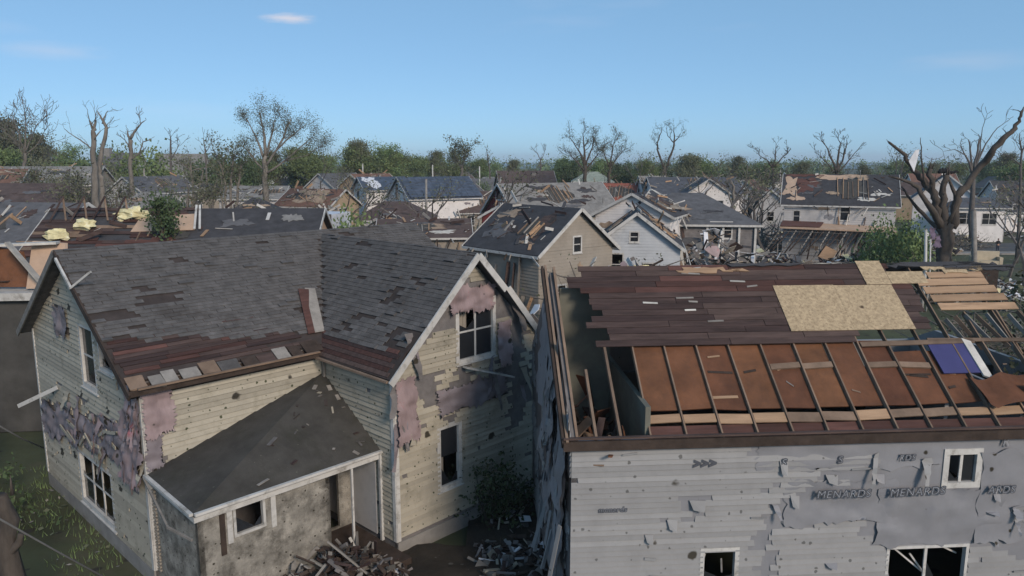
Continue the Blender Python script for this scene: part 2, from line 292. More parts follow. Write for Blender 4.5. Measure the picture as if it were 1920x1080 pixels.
def clap(parent, T, prof, z0, z1, holes, gone, mat, o=0.004, step=0.125, maxn=300, name='siding_board', seed=1, stuff_name='siding_scraps', jag=0.25, prj=0.034):
    r = random.Random(seed); z = z0; runs = []
    while z < z1 - 0.02:
        zt = min(z + step, z1); a0, a1 = prof['l'](z), prof['r'](z); b0, b1 = prof['l'](zt), prof['r'](zt)
        mid = (z + zt) / 2; j = r.uniform(-jag, jag); s = a0; cur = None; ds = 0.07
        hs = [h for h in holes if h[2] < mid < h[3]]
        while s <= a1 + 1e-6:
            ok = not any(h[0] < s < h[1] for h in hs) and not gone(s + j, mid)
            if ok and cur is None: cur = s
            if cur is not None and (not ok or s + ds > a1):
                e = a1 if (ok and s + ds > a1) else s
                if e - cur > 0.12: runs.append((cur, e, z, zt, cur <= a0 + 1e-6, e >= a1 - 1e-6, b0, b1))
                cur = None
            s += ds
        z += step
    runs.sort(key=lambda q: -(q[1] - q[0])); rest = MB()
    for i, (s0, s1, za, zb, le, re, b0, b1) in enumerate(runs):
        mb = MB() if i < maxn else rest
        t0 = max(s0, b0) if not le else b0; t1 = min(s1, b1) if not re else b1
        if t1 <= t0: continue
        sag = (r.uniform(-0.012, 0.012) if r.random() < 0.25 else 0.0); lift = r.uniform(0, 0.02) if r.random() < 0.15 else 0
        if not le: s0 += r.uniform(-0.03, 0.03)
        if not re: s1 += r.uniform(-0.03, 0.03)
        mb.hexa([T(s0, za - 0.006, o), T(s1, za - 0.006 + sag, o), T(t1, zb + sag, o), T(t0, zb, o)],
                [T(s0, za - 0.006, o + prj + lift), T(s1, za - 0.006 + sag, o + prj + lift * r.random()), T(t1, zb + sag, o + 0.006), T(t0, zb, o + 0.006)])
        if i < maxn: mb.build(name, mat, parent)
    if rest.f: tag(rest.build(stuff_name, mat, parent), None, kind='stuff')
    return min(len(runs), maxn)
def window(parent, T, s, z, w, h, trim=0.1, o=0.03, mat='white_trim', nx=2, nz=2, broken=0.0, deep=0.1, glassy=True, name='window', seed=0, sill=True):
    r = random.Random(seed + int(s * 131 + z * 17)); mb = MB(); m = MT[mat]
    def bx(mb, a, b, c, d, o0, o1): mb.hexa([T(a, c, o0), T(b, c, o0), T(b, d, o0), T(a, d, o0)], [T(a, c, o1), T(b, c, o1), T(b, d, o1), T(a, d, o1)])
    bx(mb, s - trim, s, z - trim, z + h + trim, -deep, o); bx(mb, s + w, s + w + trim, z - trim, z + h + trim, -deep, o)
    bx(mb, s, s + w, z + h, z + h + trim, -deep, o + 0.003); bx(mb, s, s + w, z - trim, z, -deep, o + 0.003)
    W = mb.build(name, m, parent)
    if sill:
        q = MB(); bx(q, s - trim - 0.03, s + w + trim + 0.03, z - trim - 0.04, z - trim - 0.002, 0.0, o + 0.05); q.build('sill', m, W)
    t = 0.035
    for i in range(1, nx):
        q = MB(); c = s + w * i / nx; lean = r.uniform(-0.12, 0.12) if broken > 0.5 else 0
        q.hexa([T(c - t, z, -deep + 0.03), T(c + t, z, -deep + 0.03), T(c + t + lean, z + h, -deep + 0.03), T(c - t + lean, z + h, -deep + 0.03)],
               [T(c - t, z, -deep + 0.07), T(c + t, z, -deep + 0.07), T(c + t + lean, z + h, -deep + 0.07), T(c - t + lean, z + h, -deep + 0.07)]); q.build('mullion', m, W)
    for k in range(1, nz):
        if r.random() < broken * 0.6: continue
        q = MB(); c = z + h * k / nz; bx(q, s, s + w, c - t * 0.8, c + t * 0.8, -deep + 0.032, -deep + 0.066); q.build('glazing_bar', m, W)
    if glassy:
        for i in range(nx):
            for k in range(nz):
                a, b, c, d = s + w * i / nx + 0.02, s + w * (i + 1) / nx - 0.02, z + h * k / nz + 0.01, z + h * (k + 1) / nz - 0.01
                q = MB(); off = T(0, 0, 0.008) - T(0, 0, 0)
                if r.random() < broken:
                    pts = [(a, c), (b, c), (b, c + (d - c) * r.uniform(0.1, 0.5)), (a + (b - a) * r.uniform(.4, .7), c + (d - c) * r.uniform(0.02, 0.12)), (a, c + (d - c) * r.uniform(0.2, 0.8))]
                else: pts = [(a, c), (b, c), (b, d), (a, d)]
                q.prism([T(x, y, -deep + 0.045) for x, y in pts], off); q.build('pane', MT['glass'], W)
    return W
def door(parent, T, s, z, w, h, mat='white_trim', panel='room_dark', trim=0.1):
    mb = MB()
    def bx(mb, a, b, c, d, o0, o1): mb.hexa([T(a, c, o0), T(b, c, o0), T(b, d, o0), T(a, d, o0)], [T(a, c, o1), T(b, c, o1), T(b, d, o1), T(a, d, o1)])
    bx(mb, s - trim, s, z, z + h + trim, -0.1, 0.03); bx(mb, s + w, s + w + trim, z, z + h + trim, -0.1, 0.03); bx(mb, s, s + w, z + h, z + h + trim, -0.1, 0.033)
    D = mb.build('door', MT[mat], parent); q = MB(); bx(q, s, s + w, z, z + h, -0.09, -0.05); q.build('door_leaf', MT[panel], D)
    q = MB(); bx(q, s + w - 0.14, s + w - 0.08, z + h * 0.45, z + h * 0.5, -0.05, 0.0); q.build('door_handle', MT['rust_metal'], D); return D
def ragged(cx, cy, rx, ry, n, r, j=0.35):
    """torn outline: stepped along shingle courses, with teeth"""
    n = 30; sd = r.uniform(0, 99); out = []
    for i in range(n):
        a = 2 * math.pi * i / n; k = 0.8 + 0.5 * noise.noise((math.cos(a) * 1.3 + sd, math.sin(a) * 1.3, sd)) + 0.35 * noise.noise((math.cos(a) * 4 + sd, math.sin(a) * 4, sd)) + r.uniform(-.08, .08)
        x, y = math.cos(a), math.sin(a); m = max(abs(x), abs(y)) ** 0.6
        out.append((cx + rx * x / m * k, cy + max(-ry * 1.25, min(ry * 1.25, round(ry * y / m * k / 0.025) * 0.025 + r.uniform(-.012, .012)))))
    return [(x, max(0.0, min(0.995, y))) for x, y in out]
def sheet(T, s0, s1, z0, z1, nx, nz, wob, r, o=0.03, edge=0.15, drape=0.0, thick=0.006):
    """a wrinkled sheet of membrane lying on a wall plane, ragged at its edges"""
    mb = MB(); sd = r.uniform(0, 100); P = {}
    for j in range(nz + 1):
        for i in range(nx + 1):
            s = s0 + (s1 - s0) * i / nx; z = z0 + (z1 - z0) * j / nz
            if i in (0, nx): s += r.uniform(-edge, edge) + 1.6 * edge * noise.noise((z * 1.5, sd, i))
            if j in (0, nz): z += r.uniform(-edge, edge) + 2.4 * edge * noise.noise((s * 1.7, sd, j + 9))
            w = noise.noise((s * 1.1 + z * 1.7 + sd, (z - s * 0.35) * 2.3, sd)) + 0.6 * noise.noise((s * 3.1, z * 4.0 + s, sd + 5))
            P[i, j] = T(s, z, o + max(0.0, wob * (0.55 + w)) + drape * (1 - j / nz) ** 1.5)
    n0 = len(mb.v); idx = {}
    for k, p in P.items(): idx[k] = len(mb.v); mb.v.append(tuple(p))
    for j in range(nz):
        for i in range(nx): mb.f.append((idx[i, j], idx[i + 1, j], idx[i + 1, j + 1], idx[i, j + 1])); mb.m.append(0)
    return mb

# ------------------------------------------------------------------ roofs of single courses
def course_roof(parent, P, x0, x1, s0, s1, keep, mat, name='shingle', step=0.15, length=0.46, maxn=300, seed=3, thick=0.014, nearness=None, stuff='shingle_field'):
    """P(x, s, o): point on the slope, s up the slope"""
    r = random.Random(seed); cells = []; s = s0; k = 0
    while s < s1 - 0.02:
        x = x0 - (k % 3) * length / 3 - r.uniform(0, 0.1)
        while x < x1:
            a, b = max(x, x0), min(x + length, x1)
            if b - a > 0.1 and keep((a + b) / 2, s + step / 2): cells.append((a, b, s, min(s + step, s1)))
            x += length
        s += step; k += 1
    cells.sort(key=nearness or (lambda c: c[2])); rest = MB()
    for i, (a, b, sa, sb) in enumerate(cells):
        mb = MB() if i < maxn else rest
        curl = r.uniform(0.02, 0.07) if r.random() < 0.07 else r.uniform(0, 0.008); dx = r.uniform(-0.01, 0.01); ds = r.uniform(-0.012, 0.006)
        g_ = 0.004
        mb.hexa([P(a + g_ + dx, sa + ds, 0.004), P(b - g_ + dx, sa + ds, 0.004), P(b - g_ + dx, sb + 0.03, 0.002), P(a + g_ + dx, sb + 0.03, 0.002)],
                [P(a + g_ + dx, sa + ds, 0.006 + thick + curl), P(b - g_ + dx, sa + ds, 0.006 + thick + curl * r.random()), P(b - g_ + dx, sb + 0.03, 0.006), P(a + g_ + dx, sb + 0.03, 0.006)])
        if i < maxn: mb.build(name, mat, parent)
    if rest.f: tag(rest.build(stuff, mat, parent), None, kind='stuff')
def slab(parent, name, pts, n, mat, thick=0.1):
    mb = MB(); mb.prism(pts, Vector(n).normalized() * -thick); return mb.build(name, mat, parent)

# ================================================================== 1. the cream house
HA = math.atan2(0.724, 0.69)
cream = empty('cream_house', (-9.83, 19.0, 0), HA)
tag(cream, 'battered cream clapboard house with grey shingle roof and torn pink house wrap', 'house')
ZE, ZR, WG, LM, LW, XW0, XW1 = 5.8, 8.85, 9.7, 13.0, 3.6, 5.55, 11.6
XWM = (XW0 + XW1) / 2; ZRW = 8.72
# wall planes: T(s, z, out)
Tg = frame2((0, 0, 0), (0, 1, 0), (-1, 0, 0))                  # gable wall towards the lane, s from the porch corner
Ts = frame2((0, 0, 0), (1, 0, 0), (0, -1, 0))                  # side wall above the porch
Tw = frame2((XW0, 0, 0), (0, -1, 0), (-1, 0, 0))               # short flank of the wing
Tv = frame2((XW0, -LW, 0), (1, 0, 0), (0, -1, 0))              # gable wall of the wing
pg, ps, pw, pv = gable_prof(WG, ZE, ZR - 0.12), rect_prof(XW0), rect_prof(LW), gable_prof(XW1 - XW0, ZE, ZRW - 0.12)
hol_g = [(3.35, 4.65, 4.8, 6.75), (1.85, 3.0, 5.6, 6.45), (2.9, 5.9, 0.6, 2.35)]
hol_v = [(1.65, 2.55, 1.5, 3.55), (2.45, 4.1, 5.4, 7.3)]
for T, p, zt, hol in ((Tg, pg, ZR - 0.12, hol_g), (Ts, ps, ZE, []), (Tw, pw, ZE, [(0.55, 1.35, 0.35, 2.6)]), (Tv, pv, ZRW - 0.12, hol_v)):
    mb = MB(); bands(mb, T, p, 0.0, zt, hol, -0.14, 0.0); mb.build('wall', MT['sheathing'], cream)
mb = MB(); bands(mb, frame2((LM, 0, 0), (0, 1, 0), (1, 0, 0)), pg, 0, ZR - 0.12, [], -0.14, 0); bands(mb, frame2((0, WG, 0), (1, 0, 0), (0, 1, 0)), rect_prof(LM), 0, ZE, [], -0.14, 0)
bands(mb, frame2((XW1, 0, 0), (0, -1, 0), (1, 0, 0)), pw, 0, ZE, [], -0.14, 0); bands(mb, frame2((XW1, 0, 0), (1, 0, 0), (0, -1, 0)), rect_prof(LM - XW1), 0, ZE, [], -0.14, 0)
mb.build('rear_wall', MT['cream_siding'], cream)
mb = MB(); mb.box((LM / 2, WG / 2, 2.95), (LM - 0.4, WG - 0.4, 0.12)); mb.box((XWM, -LW / 2, 2.95), (XW1 - XW0 - 0.4, LW - 0.4, 0.12)); mb.build('upper_floor', MT['dark_wood'], cream)
nz = lambda s, z, f, sd: noise.noise((s * f + sd, z * f * 1.4, sd * 3.1))
def gone_g(s, z):
    band = 3.0 + 0.22 * s * 0.15
    if abs(z - (3.85 - 0.13 * s)) < 0.62 + 0.2 * nz(s, z, 1.5, 2): return nz(s, z, 1.3, 8) > -0.38 or s < 1.6
    if 6.1 < z < 7.0 and 5.6 < s < 6.7: return True
    if s < 1.0 and 3.0 < z < 5.7: return nz(s, z, 1.2, 4) > -0.3
    return nz(s, z, 1.6, 11) > 0.52
gone_s = lambda s, z: nz(s, z, 1.7, 21) > 0.56 or (s < 0.5 and 4.6 < z < 5.7) or (s < .25 and z > 3)
gone_w = lambda s, z: nz(s, z, 1.7, 31) > 0.55
def gone_v(s, z):
    if z > 6.6: return nz(s, z, 0.9, 3) > -0.35
    if s > 4.7 and z > 2.6: return nz(s, z, 1.1, 9) > -0.2
    if 4.3 < z < 5.3: return nz(s, z, 0.9, 5) > -0.15
    return nz(s, z, 1.6, 41) > 0.5
sd_ = MT['cream_siding']
wl_ = [o for o in cream.children if o.name.startswith('wall')]
clap(wl_[0], Tg, pg, 0.45, ZR - 0.15, hol_g, gone_g, sd_, maxn=130, seed=11, step=0.15, prj=0.045)
clap(wl_[1], Ts, ps, 2.9, ZE - 0.05, [], gone_s, sd_, maxn=60, seed=12, step=0.15, prj=0.045)
clap(wl_[2], Tw, pw, 0.45, ZE - 0.05, [(0.45, 1.45, 0.3, 2.75)], gone_w, sd_, maxn=70, seed=13, step=0.15, prj=0.045)
clap(wl_[3], Tv, pv, 0.55, ZRW - 0.15, hol_v, gone_v, sd_, maxn=130, seed=14, step=0.15, prj=0.045)
for T, L in ((Tg, WG), (Tv, XW1 - XW0)):
    mb = MB(); bands(mb, T, rect_prof(L), -0.4, 0.42, [], 0.0, 0.05); mb.build('foundation', MT['concrete'], cream)
# corner boards
for p in ((0, 0), (XW0, -LW), (0, WG)):
    mb = MB()
    for zz in range(7):
        a, b = 0.45 + zz * 0.76, 0.45 + (zz + 1) * 0.76 - 0.01
        sx = -0.045; sy = -0.045 if p[1] <= 0 else 0.045
        mb.box((p[0] + 0.04, p[1] + sy, (a + b) / 2), (0.13, 0.03, b - a)); mb.box((p[0] + sx, p[1] + (0.02 if p[1] <= 0 else -0.02), (a + b) / 2), (0.03, 0.14, b - a))
    mb.build('corner_board', MT['white_trim'], cream)
window(cream, Tg, 3.45, 4.9, 1.1, 1.75, 0.16, nx=1, nz=2, broken=0.5, seed=1)
window(cream, Tg, 1.93, 5.68, 1.0, .7, 0.09, nx=1, nz=1, broken=1, seed=2)
window(cream, Tg, 3.0, 0.7, 2.8, 1.58, 0.17, nx=3, nz=2, broken=0.6, seed=3)
window(cream, Tv, 1.73, 1.6, .74, 1.85, 0.14, nx=1, nz=2, broken=0.7, seed=4)
window(cream, Tv, 2.55, 5.5, 1.45, 1.7, 0.14, nx=2, nz=2, broken=0.5, seed=5)
for (T, s, z, w, h) in ((Tv, 2.6, 5.55, .5, 1.6), (Tv, 1.75, 1.9, .3, 1.4), (Tg, 3.1, .75, .7, 1.4), (Tg, 4.1, 5.0, .35, 1.5)):
    q = MB()
    for i in range(7):
        a, b = s + w * i / 7, s + w * (i + 1) / 7; o0, o1 = -.2 - .05 * (i % 2), -.2 - .05 * ((i + 1) % 2); q.face([T(a, z + .1 * (i % 3) * .3, o0), T(b, z, o1), T(b, z + h, o1), T(a, z + h, o0)])
    q.build('curtain', MT['beige_wall'], cream)
mb = MB(); mb.beam(Tv(2.6, 5.3, 0.2), Tv(4.6, 4.6, 0.35), 0.2, 0.05); mb.build('hanging_board', MT['white_trim'], cream)
# torn sheets of wrap
rr = random.Random(5)
for (T, s0, s1, z0, z1, m, dr) in ((Tg, 0.05, 1.5, 2.75, 4.7, 'pink_wrap', 0.14), (Tg, 0.02, 0.9, 4.6, 5.9, 'pink_wrap', 0.05), (Tg, 1.3, 3.4, 3.1, 4.2, 'mauve_wrap', 0.03), (Tg, 3.2, 5.6, 2.75, 3.75, 'mauve_wrap', 0.03), (Tg, 5.4, 7.6, 2.5, 3.5, 'mauve_wrap', 0.02), (Tg, 7.4, 9.5, 2.15, 3.2, 'mauve_wrap', 0.02),
                                   (Tg, 5.6, 6.75, 6.05, 7.0, 'mauve_wrap', 0.0), (Ts, 0.0, 0.75, 4.3, 5.6, 'pink_wrap', 0.1), (Ts, 0.0, 0.4, 3.4, 4.6, 'mauve_wrap', 0.03), (Tv, 0.0, 0.75, 3.5, 5.4, 'pink_wrap', 0.16),
                                   (Tv, 2.1, 4.0, 7.0, 7.75, 'pink_wrap', 0.03), (Tv, 4.15, 4.75, 5.0, 6.5, 'pink_wrap', 0.1), (Tv, 1.6, 4.6, 3.95, 4.7, 'mauve_wrap', 0.02)):
    sheet(T, s0, s1, z0, z1, 32, 32, 0.085, rr, 0.05, 0.11 if (s1 - s0) > 1 else 0.07, dr).build('torn_house_wrap', MT[m], cream, True)
for k in range(9):
    s = rr.uniform(1, 8); z = 3.85 - .13 * s + rr.uniform(-.5, .5); mb = MB(); a = Tg(s, z, 0.16); mb.beam(a, a + V(0, rr.uniform(0.4, 1.2), rr.uniform(-0.4, 0.3)), 0.03, 0.1)
    mb.build('loose_siding_strip', sd_, cream)
mb = MB(); mb.beam(Tg(7.2, 4.15, 0.1), Tg(8.9, 3.3, 0.9), 0.03, 0.13); mb.build('loose_siding_strip', MT['white_trim'], cream)
def ribbon(T, s, z, l, w, mat, r, parent):
    mb = MB(); k = 7; base = []; lean = r.uniform(-.35, .35)
    for i in range(k + 1):
        f = i / k; tw_ = r.uniform(-.04, .04); o_ = .05 + .22 * math.sin(f * 2.2) * f + r.uniform(0, .03); ww = w * (1 - .6 * f) * r.uniform(.75, 1.15)
        c = s + lean * f * l; base.append((T(c - ww / 2, z - f * l, o_ + tw_), T(c + ww / 2, z - f * l + r.uniform(-.03, .03), o_ - tw_)))
    for a_, b_ in zip(base[:-1], base[1:]): mb.face([a_[0], b_[0], b_[1], a_[1]])
    mb.build('torn_strip', MT[mat], parent, True)
for k in range(16): ribbon(Tg, rr.uniform(.1, 6.5), rr.uniform(3.2, 4.3), rr.uniform(.5, 1.5), rr.uniform(.12, .35), rr.choice(['pink_wrap', 'mauve_wrap', 'cream_siding', 'pink_wrap']), rr, cream)
for k in range(8): ribbon(Tg, rr.uniform(.0, .9), rr.uniform(4.6, 5.8), rr.uniform(.5, 1.3), rr.uniform(.12, .3), rr.choice(['pink_wrap', 'mauve_wrap']), rr, cream)
for k in range(14): ribbon(Tv, rr.choice([rr.uniform(.05, .7), rr.uniform(3.6, 5.8)]), rr.uniform(4.0, 7.2), rr.uniform(.5, 1.5), rr.uniform(.12, .4), rr.choice(['pink_wrap', 'mauve_wrap', 'cream_siding', 'sheathing']), rr, cream)
# main roof: slope seen from the camera, and the far one
mS = (ZR - ZE) / (WG / 2); cS = math.hypot(1, mS)
def Pm(x, s, o=0.0): return V(x, s / cS - 0.4, ZE + (s / cS - 0.4) * mS + 0.1) + V(0, -mS, 1).normalized() * o
SLm = (WG / 2 + 0.4) * cS
mW = (ZRW - ZE) / ((XW1 - XW0) / 2); cW = math.hypot(1, mW)
def wingz(x): return ZRW - abs(x - XWM) * mW
def main_over(x, y): return (ZE + y * mS) > wingz(x) - 0.02 or y > 4.6
slab(cream, 'roof', [Pm(-0.4, 0.45, -0.02), Pm(LM + 0.3, 0.45, -0.02), Pm(LM + 0.3, SLm, -0.02), Pm(-0.4, SLm, -0.02)], (0, -mS, 1), MT['underlay'], 0.08)
main_roof = [o for o in cream.children if o.name.startswith('roof')][0]
slab(cream, 'far_roof', [(-0.4, WG / 2, ZR + 0.1), (LM + 0.3, WG / 2, ZR + 0.1), (LM + 0.3, WG + 0.4, ZE - 0.15), (-0.4, WG + 0.4, ZE - 0.15)], (0, 1, 1), MT['shingle'], 0.1)
def keep_m(x, s):
    y = s / cS - 0.4
    if not main_over(x, y): return False
    if y < 0.55 + 0.25 * nz(x, 0, 1.1, 3): return False
    if x < 4.0 and y < 1.25 + 0.4 * nz(x, y, 1.2, 6) - max(0, x - 2.0) * 0.6: return False
    if x < 0.7 and y < 2.4: return nz(x, y, 1.5, 4) > -0.1
    if abs(x - 1.6) < 0.6 and abs(y - 2.55) < 0.16: return False
    return nz(x, y, 1.5, 17) < 0.57
course_roof(main_roof, Pm, -0.42, LM + 0.3, 0.1, SLm, keep_m, MT['shingle'], maxn=210, seed=4)
# bare roof boards at the eave
mb = MB()
for k in range(13):
    s = 0.42 + k * 0.15; x = -0.42 + rr.uniform(0, .2)
    while x < 5.6:
        l = rr.uniform(0.9, 2.4); e = min(x + l, 5.4 - k * 0.13)
        if k > 0 and e - x > 0.3 and rr.random() < 0.88:
            q = MB(); u_ = rr.uniform(0, 0.02)
            q.hexa([Pm(x, s, -0.016), Pm(e, s, -0.016), Pm(e, s + 0.14, -0.016), Pm(x, s + 0.14, -0.016)], [Pm(x, s, 0.003 + u_), Pm(e, s, 0.003 + u_), Pm(e, s + 0.14, 0.003), Pm(x, s + 0.14, 0.003)])
            q.build('plank', MT['red_plank' if rr.random() < .25 else 'dark_plank'], main_roof)
        x += l + 0.01
# eave: fascia, rafter tails, hanging gutter strip
for (a, b) in ((Pm(-0.4, 0.05, -0.05), Pm(5.2, 0.05, -0.05)),):
    q = MB(); q.beam(a, b, 0.04, 0.16); q.build('fascia', MT['dark_wood'], cream)
    q = MB(); q.beam(a + V(0.2, -0.08, 0.12), b + V(0, -0.05, 0.1), 0.09, 0.05); q.build('gutter', MT['rafter_wood'], cream)
x = -0.35
while x < 5.3:
    w_ = rr.uniform(0.2, 0.6); q = MB(); a_, b_ = rr.uniform(0.02, 0.16), rr.uniform(0.45, 0.66)
    q.hexa([Pm(x, a_, 0.02), Pm(x + w_, a_ + rr.uniform(-.05, .05), 0.02), Pm(x + w_ + rr.uniform(-.05, .05), b_, 0.01), Pm(x, b_ + rr.uniform(-.06, .06), 0.01)], [Pm(x, a_, 0.05), Pm(x + w_, a_, 0.04 + rr.uniform(0, .05)), Pm(x + w_, b_, 0.03), Pm(x, b_, 0.03)])
    q.build('soffit_board', MT[rr.choice(['grey_wood', 'shingle', 'dark_plank', 'rafter_wood', 'grey_wood', 'dark_wood'])], cream); x += w_ + rr.uniform(0.01, 0.16)
q = MB(); bands(q, frame2((-0.3, -0.0, 0), (1, 0, 0), (0, -1, 0)), rect_prof(5.8), 5.42, 5.78, [], 0.035, 0.06); q.build('frieze', MT['dark_wood'], cream)
# rakes of the gable
for sgn in (0, 1):
    y0, y1 = (-0.4, WG / 2) if sgn == 0 else (WG + 0.4, WG / 2)
    q = MB(); z0 = ZE - 0.4 * mS + 0.02; q.beam((-0.42, y0, z0), (-0.42, y1, ZR + 0.02), 0.05, 0.2); q.build('rake_board', MT['grey_wood' if sgn else 'dark_wood'], cream)
q = MB(); q.beam((-0.5, 4.4, 8.75), (-0.47, 3.35, 8.0), 0.06, 0.09); q.beam((-0.47, 3.35, 8.0), (-0.1, 2.7, 8.5), 0.05, 0.06); q.build('bent_gutter', MT['white_trim'], cream)
# wing roof
def Pw(y, s, o=0.0): return V(XW0 - 0.35 + s / cW, y, ZE - 0.35 * mW + s / cW * mW + 0.1) + V(-mW, 0, 1).normalized() * o
SLw = ((XW1 - XW0) / 2 + 0.35) * cW
mb = MB()
def ymax(s):
    x = XW0 - 0.35 + s / cW; return min(4.7, max(0.0, (wingz(x) - ZE) / mS))
pts = [Pw(-LW - 0.4, 0.0, -0.02), Pw(-LW - 0.2, .9, -.02), Pw(-LW - .38, 1.5, -.02), Pw(-LW - .1, 2.3, -.02), Pw(-LW - .35, 3.0, -.02), Pw(-LW - 0.4, SLw, -0.02), Pw(ymax(SLw), SLw, -0.02), Pw(0.05, 0.35 * cW, -0.02), Pw(0.0, 0.0, -0.02)]
slab(cream, 'wing_roof', pts, (-mW, 0, 1), MT['underlay'], 0.08); wing_roof = [o for o in cream.children if o.name.startswith('wing_roof')][0]
slab(cream, 'far_wing_roof', [(XWM, -LW - 0.4, ZRW + 0.1), (XW1 + 0.35, -LW - 0.4, ZE - 0.2), (XW1 + 0.35, 0.0, ZE - 0.2), (XWM, 4.6, ZRW + 0.1)], (mW, 0, 1), MT['shingle'], 0.08)
def keep_w(y, s):
    if y > ymax(s) - 0.05: return False
    if s < 0.75 + 0.3 * nz(y, s, 1.0, 2) and y < 0.6: return False
    if y < -2.6 and s < 1.6: return nz(y, s, 1.2, 5) > 0.1
    return nz(y, s, 1.5, 13) < 0.48
course_roof(wing_roof, Pw, -LW - 0.42, 4.7, 0.02, SLw, keep_w, MT['shingle'], maxn=85, seed=9)
for k in range(6):
    q = MB(); s = 0.05 + k * 0.15; a = -LW - 0.4 + rr.uniform(0, .6); e = 0.3 + k * .1
    q.hexa([Pw(a, s, -0.016), Pw(e, s, -0.016), Pw(e, s + 0.14, -0.016), Pw(a, s + 0.14, -0.016)], [Pw(a, s, 0.004), Pw(e, s, 0.004), Pw(e, s + 0.14, 0.002), Pw(a, s + 0.14, 0.002)])
    q.build('plank', MT['red_plank' if k % 2 else 'dark_plank'], wing_roof)
for sgn in (0, 1):
    x0 = XW0 - 0.4 if sgn == 0 else XW1 + 0.4
    q = MB(); 
    if sgn == 0: q.beam((x0, -LW - 0.43, ZE - 0.36), (XWM, -LW - 0.43, ZRW + 0.04), 0.05, 0.2)
    else: q.beam((XWM, -LW - 0.43, ZRW + 0.04), (XWM + 1.1, -LW - 0.5, ZRW - 1.15), 0.05, 0.2); q.beam((XWM + 1.25, -LW - 0.45, ZRW - 1.1), (XWM + 2.2, -LW - 0.9, ZRW - 2.6), 0.05, 0.18)
    q.build('rake_board', MT['white_trim'], cream)
q = MB(); q.beam((XW0 - 0.42, -LW - 0.3, ZE - 0.3), (XW0 - 0.42, -0.1, ZE - 0.26), 0.09, 0.06); q.build('gutter', MT['rafter_wood'], cream)
q = MB(); q.beam((XW0 - .1, -0.16, 5.5), (XW0 - .1, -0.16, 4.2), 0.07, 0.07); q.build('downpipe', MT['grey_wood'], cream)
for (x, y, w) in ((XW0 - 0.1, 0.25, 0.3), (XW0 + 0.15, 0.5, 0.2)):     # torn valley flashing
    q = MB(); q.prism([Pm(x - 0.2, 0.9, 0.06), Pm(x + 0.15, 0.9, 0.05), Pm(x + 0.9, 2.9, 0.08), Pm(x + 0.55, 3.0, 0.08)], (0, 0, 0.02)); q.build('valley_board', MT['red_plank' if w > .25 else 'grey_wood'], cream)
# ---- hip-roofed porch in the corner
PB, PZ = 2.95, 3.15
A, Bc, Cc, D = V(-0.02, -0.02, PZ + 0.12), V(-0.05, -PB, PZ), V(XW0, -PB, PZ), V(XW0 - 0.01, -0.01, 4.95)
def hip(pts, name):
    mb = MB(); mb.prism(pts, (0, 0, -0.1)); return mb.build(name, MT['membrane'], cream)
hip([A, Bc, D], 'porch_roof'); hip([Bc, Cc, D], 'porch_roof')
for a, b in ((A, Bc), (Bc, Cc)):
    q = MB(); n = (b - a).cross(V(0, 0, 1)).normalized() * 0.06
    q.beam(a + n + V(0, 0, -0.03), b + n + V(0, 0, -0.03), 0.1, 0.07); q.build('gutter', MT['white_trim'], cream)
    q = MB(); q.beam(a - n * 0.3 + V(0, 0, -0.2), b - n * 0.3 + V(0, 0, -0.2), 0.03, 0.14); q.build('fascia', MT['white_trim'], cream)
q = MB(); q.beam(A + V(-0.1, 0, -0.08), Bc + V(-0.35, 0.75, -0.5), 0.05, 0.06); q.beam(Bc + V(-0.35, 0.75, -0.5), Bc + V(-0.12, -0.1, -0.62), 0.05, 0.06); q.build('bent_gutter', MT['grey_wood'], cream)
for k in range(26):
    f, g_ = rr.random(), rr.random(); p = Bc.lerp(Cc, f).lerp(D, g_ * .85) + V(0, 0, .02); a = rr.uniform(0, 6.28); l = rr.uniform(.1, .6); e_ = Bc.lerp(Cc, min(1, f + .1 * math.cos(a) * l)).lerp(D, min(.9, max(0, g_ * .85 + .12 * math.sin(a) * l))) + V(0, 0, .03)
    if (e_ - p).length > .05: q = MB(); q.beam(p, e_, rr.uniform(.03, .14), .015); q.build('scrap', MT[rr.choice(['grey_wood', 'shingle', 'dark_plank', 'cream_siding', 'underlay'])], cream)
Tp1 = frame2((0.08, 0, 0), (0, -1, 0), (-1, 0, 0)); Tp2 = frame2((0.08, -PB + 0.15, 0), (1, 0, 0), (0, -1, 0))
hol2 = [(0.95, 1.75, 2.1, 2.95)]
for T, L, hol in ((Tp1, PB - 0.15, []), (Tp2, 3.75, hol2)):
    mb = MB(); bands(mb, T, rect_prof(L), 0, PZ - 0.12, hol, -0.14, 0.0); mb.build('porch_wall', MT['stucco'], cream)
mb = MB(); bands(mb, frame2((3.83, -PB + 0.15, 0), (0, 1, 0), (1, 0, 0)), rect_prof(1.5), 0, PZ - 0.12, [], -0.12, 0); bands(mb, frame2((3.83, -PB + 1.65, 0), (1, 0, 0), (0, -1, 0)), rect_prof(1.72), 0, PZ, [(0.35, 1.25, 0.3, 2.5)], -0.1, 0)
mb.build('porch_wall', MT['stucco'], cream)
window(cream, Tp2, 0.98, 2.13, 0.74, 0.8, 0.07, nx=1, nz=1, broken=1, seed=7, sill=False)
for s, m in ((0.55, 'dark_wood'), (0.74, 'white_trim'), (1.95, 'white_trim')):
    q = MB(); q.hexa([Tp2(s, 1.7 if m == 'dark_wood' else 1.95, 0.002), Tp2(s + 0.14, 1.7 if m == 'dark_wood' else 1.95, 0.002), Tp2(s + 0.14, 3.0, 0.002), Tp2(s, 3.0, 0.002)], [Tp2(s, 1.7 if m == 'dark_wood' else 1.95, 0.03), Tp2(s + 0.14, 1.7 if m == 'dark_wood' else 1.95, 0.03), Tp2(s + 0.14, 3.0, 0.03), Tp2(s, 3.0, 0.03)])
    q.build('shutter_board', MT[m], cream)
